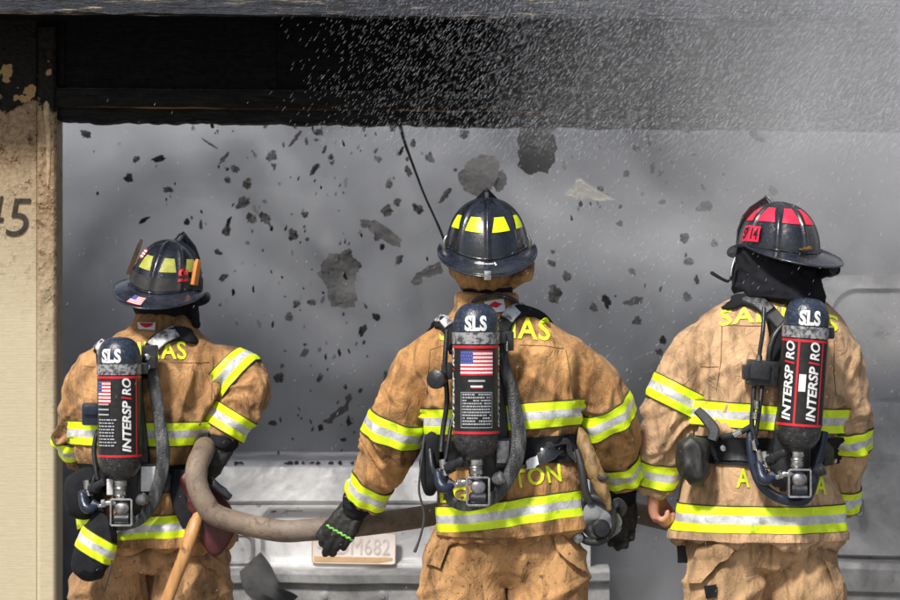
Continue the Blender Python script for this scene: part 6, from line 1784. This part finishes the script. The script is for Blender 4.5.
smoke_box('garage_smoke', (-2.55, 9.1, .05), (4.55, 14.35, 3.3), gar_density, (.86, .885, .925), 'grey smoke filling the burnt garage behind the cars', color2=(.38, .395, .435))
def steam_density(nt, co):
    sep = nn(nt, 'ShaderNodeSeparateXYZ'); nt.links.new(co, sep.inputs[0])
    f = noise_tex(nt, co, 1.6, 3, .55, None, .6)
    d = ramp(nt, f, [(.30, .15), (.7, 1.0)])
    gx = ramp(nt, math_n(nt, 'MULTIPLY', math_n(nt, 'SUBTRACT', sep.outputs[0], .1), .8, True), [(0, 0.0), (.45, .25), (.85, 1.0)])
    # dies out towards every side of the box
    ez = math_n(nt, 'MULTIPLY', math_n(nt, 'SUBTRACT', sep.outputs[2], 1.55), 2.2, True)
    ey = math_n(nt, 'MULTIPLY', math_n(nt, 'SUBTRACT', sep.outputs[1], 8.05), 4.0, True)
    return math_n(nt, 'MULTIPLY', math_n(nt, 'MULTIPLY', math_n(nt, 'MULTIPLY', d, gx), math_n(nt, 'MULTIPLY', ez, ey)), STEAM)
STEAM = 3.3
smoke_box('steam', (.1, 7.95, 1.0), (3.2, 9.06, 2.75), steam_density, (.86, .87, .90), 'pale steam drifting across the right end of the charred header', .2)
# falling spray: thousands of drops, densest before the header at the right
m, nt, b, co = newmat('mat_water_drop')
b.inputs['Base Color'].default_value = (.75, .78, .84, 1); b.inputs['Roughness'].default_value = .15; b.inputs['Alpha'].default_value = .24
M['drop'] = m
random.seed(77); mb = MB()
def drop(px, py, Y, l, w, a):
    c = P(px, py, Y); ax = V((math.cos(R(a)), random.uniform(-.2, .2), math.sin(R(a)))).normalized(); s = Y / F
    u = ax.orthogonal().normalized(); v = ax.cross(u); vs = [c - ax * l * s * .5, c + ax * l * s * .5]
    vs += [c - ax * l * s * .12 + (u * math.cos(k * 2.094) + v * math.sin(k * 2.094)) * w * s * .5 for k in range(3)]
    mb.add(vs, [(0, 2, 3), (0, 3, 4), (0, 4, 2), (1, 3, 2), (1, 4, 3), (1, 2, 4)])
n = 0
while n < 26000:
    px = 270 + 650 * random.random() ** .60; py = -10 + 170 * random.random()
    if px < 520 and random.random() < (520 - px) / 280: continue
    if py > 125 and random.random() < (py - 125) / 35: continue
    drop(px, py, random.uniform(7.3, 8.4), random.uniform(2.5, 8), random.uniform(.18, .42), random.gauss(52, 6)); n += 1
for _ in range(1500):
    px = random.uniform(500, 910); py = 120 + 300 * random.random() ** 1.6
    drop(px, py, random.uniform(7.6, 9.6), random.uniform(2, 6), random.uniform(.4, .9), random.gauss(56, 10))
for _ in range(700):
    drop(random.uniform(58, 900), random.uniform(100, 610), random.uniform(7.2, 9.5), random.uniform(2, 5), random.uniform(.35, .7), random.gauss(58, 12))
o = mb.build('water_spray', 'drop', None, True, 0, False); tag(o, 'fine drops of water spray falling across the header and doorway', 'water', None, 'stuff')

# ================================================================= light and camera
w = bpy.data.worlds.new('World'); scene.world = w; w.use_nodes = True; nt = w.node_tree
sky = nt.nodes.new('ShaderNodeTexSky'); sky.sky_type = 'NISHITA'; sky.sun_disc = False
AZ, EL = -28, 48          # sun behind the camera to the left
sky.sun_elevation = R(EL); sky.sun_rotation = R(180 + -AZ)
sky.air_density = 1.2; sky.dust_density = 3.0
nt.links.new(sky.outputs[0], nt.nodes['Background'].inputs[0]); nt.nodes['Background'].inputs[1].default_value = 0.085
sd = bpy.data.lights.new('sun', 'SUN'); sd.energy = 4.2; sd.angle = R(8); sd.color = (1, .95, .88)
so = bpy.data.objects.new('sun', sd); COL.objects.link(so)
src = V((math.sin(R(AZ)) * math.cos(R(EL)), -math.cos(R(AZ)) * math.cos(R(EL)), math.sin(R(EL))))
so.rotation_euler = src.to_track_quat('Z', 'Y').to_euler(); so.location = src * 20
cd = bpy.data.cameras.new('camera'); cam = bpy.data.objects.new('camera', cd); COL.objects.link(cam)
cd.sensor_fit = 'HORIZONTAL'; cd.sensor_width = 36; cd.lens = F / 900 * 36; cd.clip_end = 400; cd.clip_start = .1
cd.dof.use_dof = True; cd.dof.focus_distance = 7.85; cd.dof.aperture_fstop = 4.5
cam.location = (0, 0, CAMZ); cam.rotation_euler = (R(90), 0, 0); scene.camera = cam
scene.render.engine = 'CYCLES'
scene.cycles.use_denoising = True
scene.cycles.volume_bounces = 3
scene.cycles.max_bounces = 8
scene.cycles.volume_step_rate = 1.4
vs_ = scene.view_settings; vs_.view_transform = 'Standard'; vs_.look = 'None'; vs_.exposure = 0.28; vs_.gamma = 1; vs_.use_curve_mapping = False
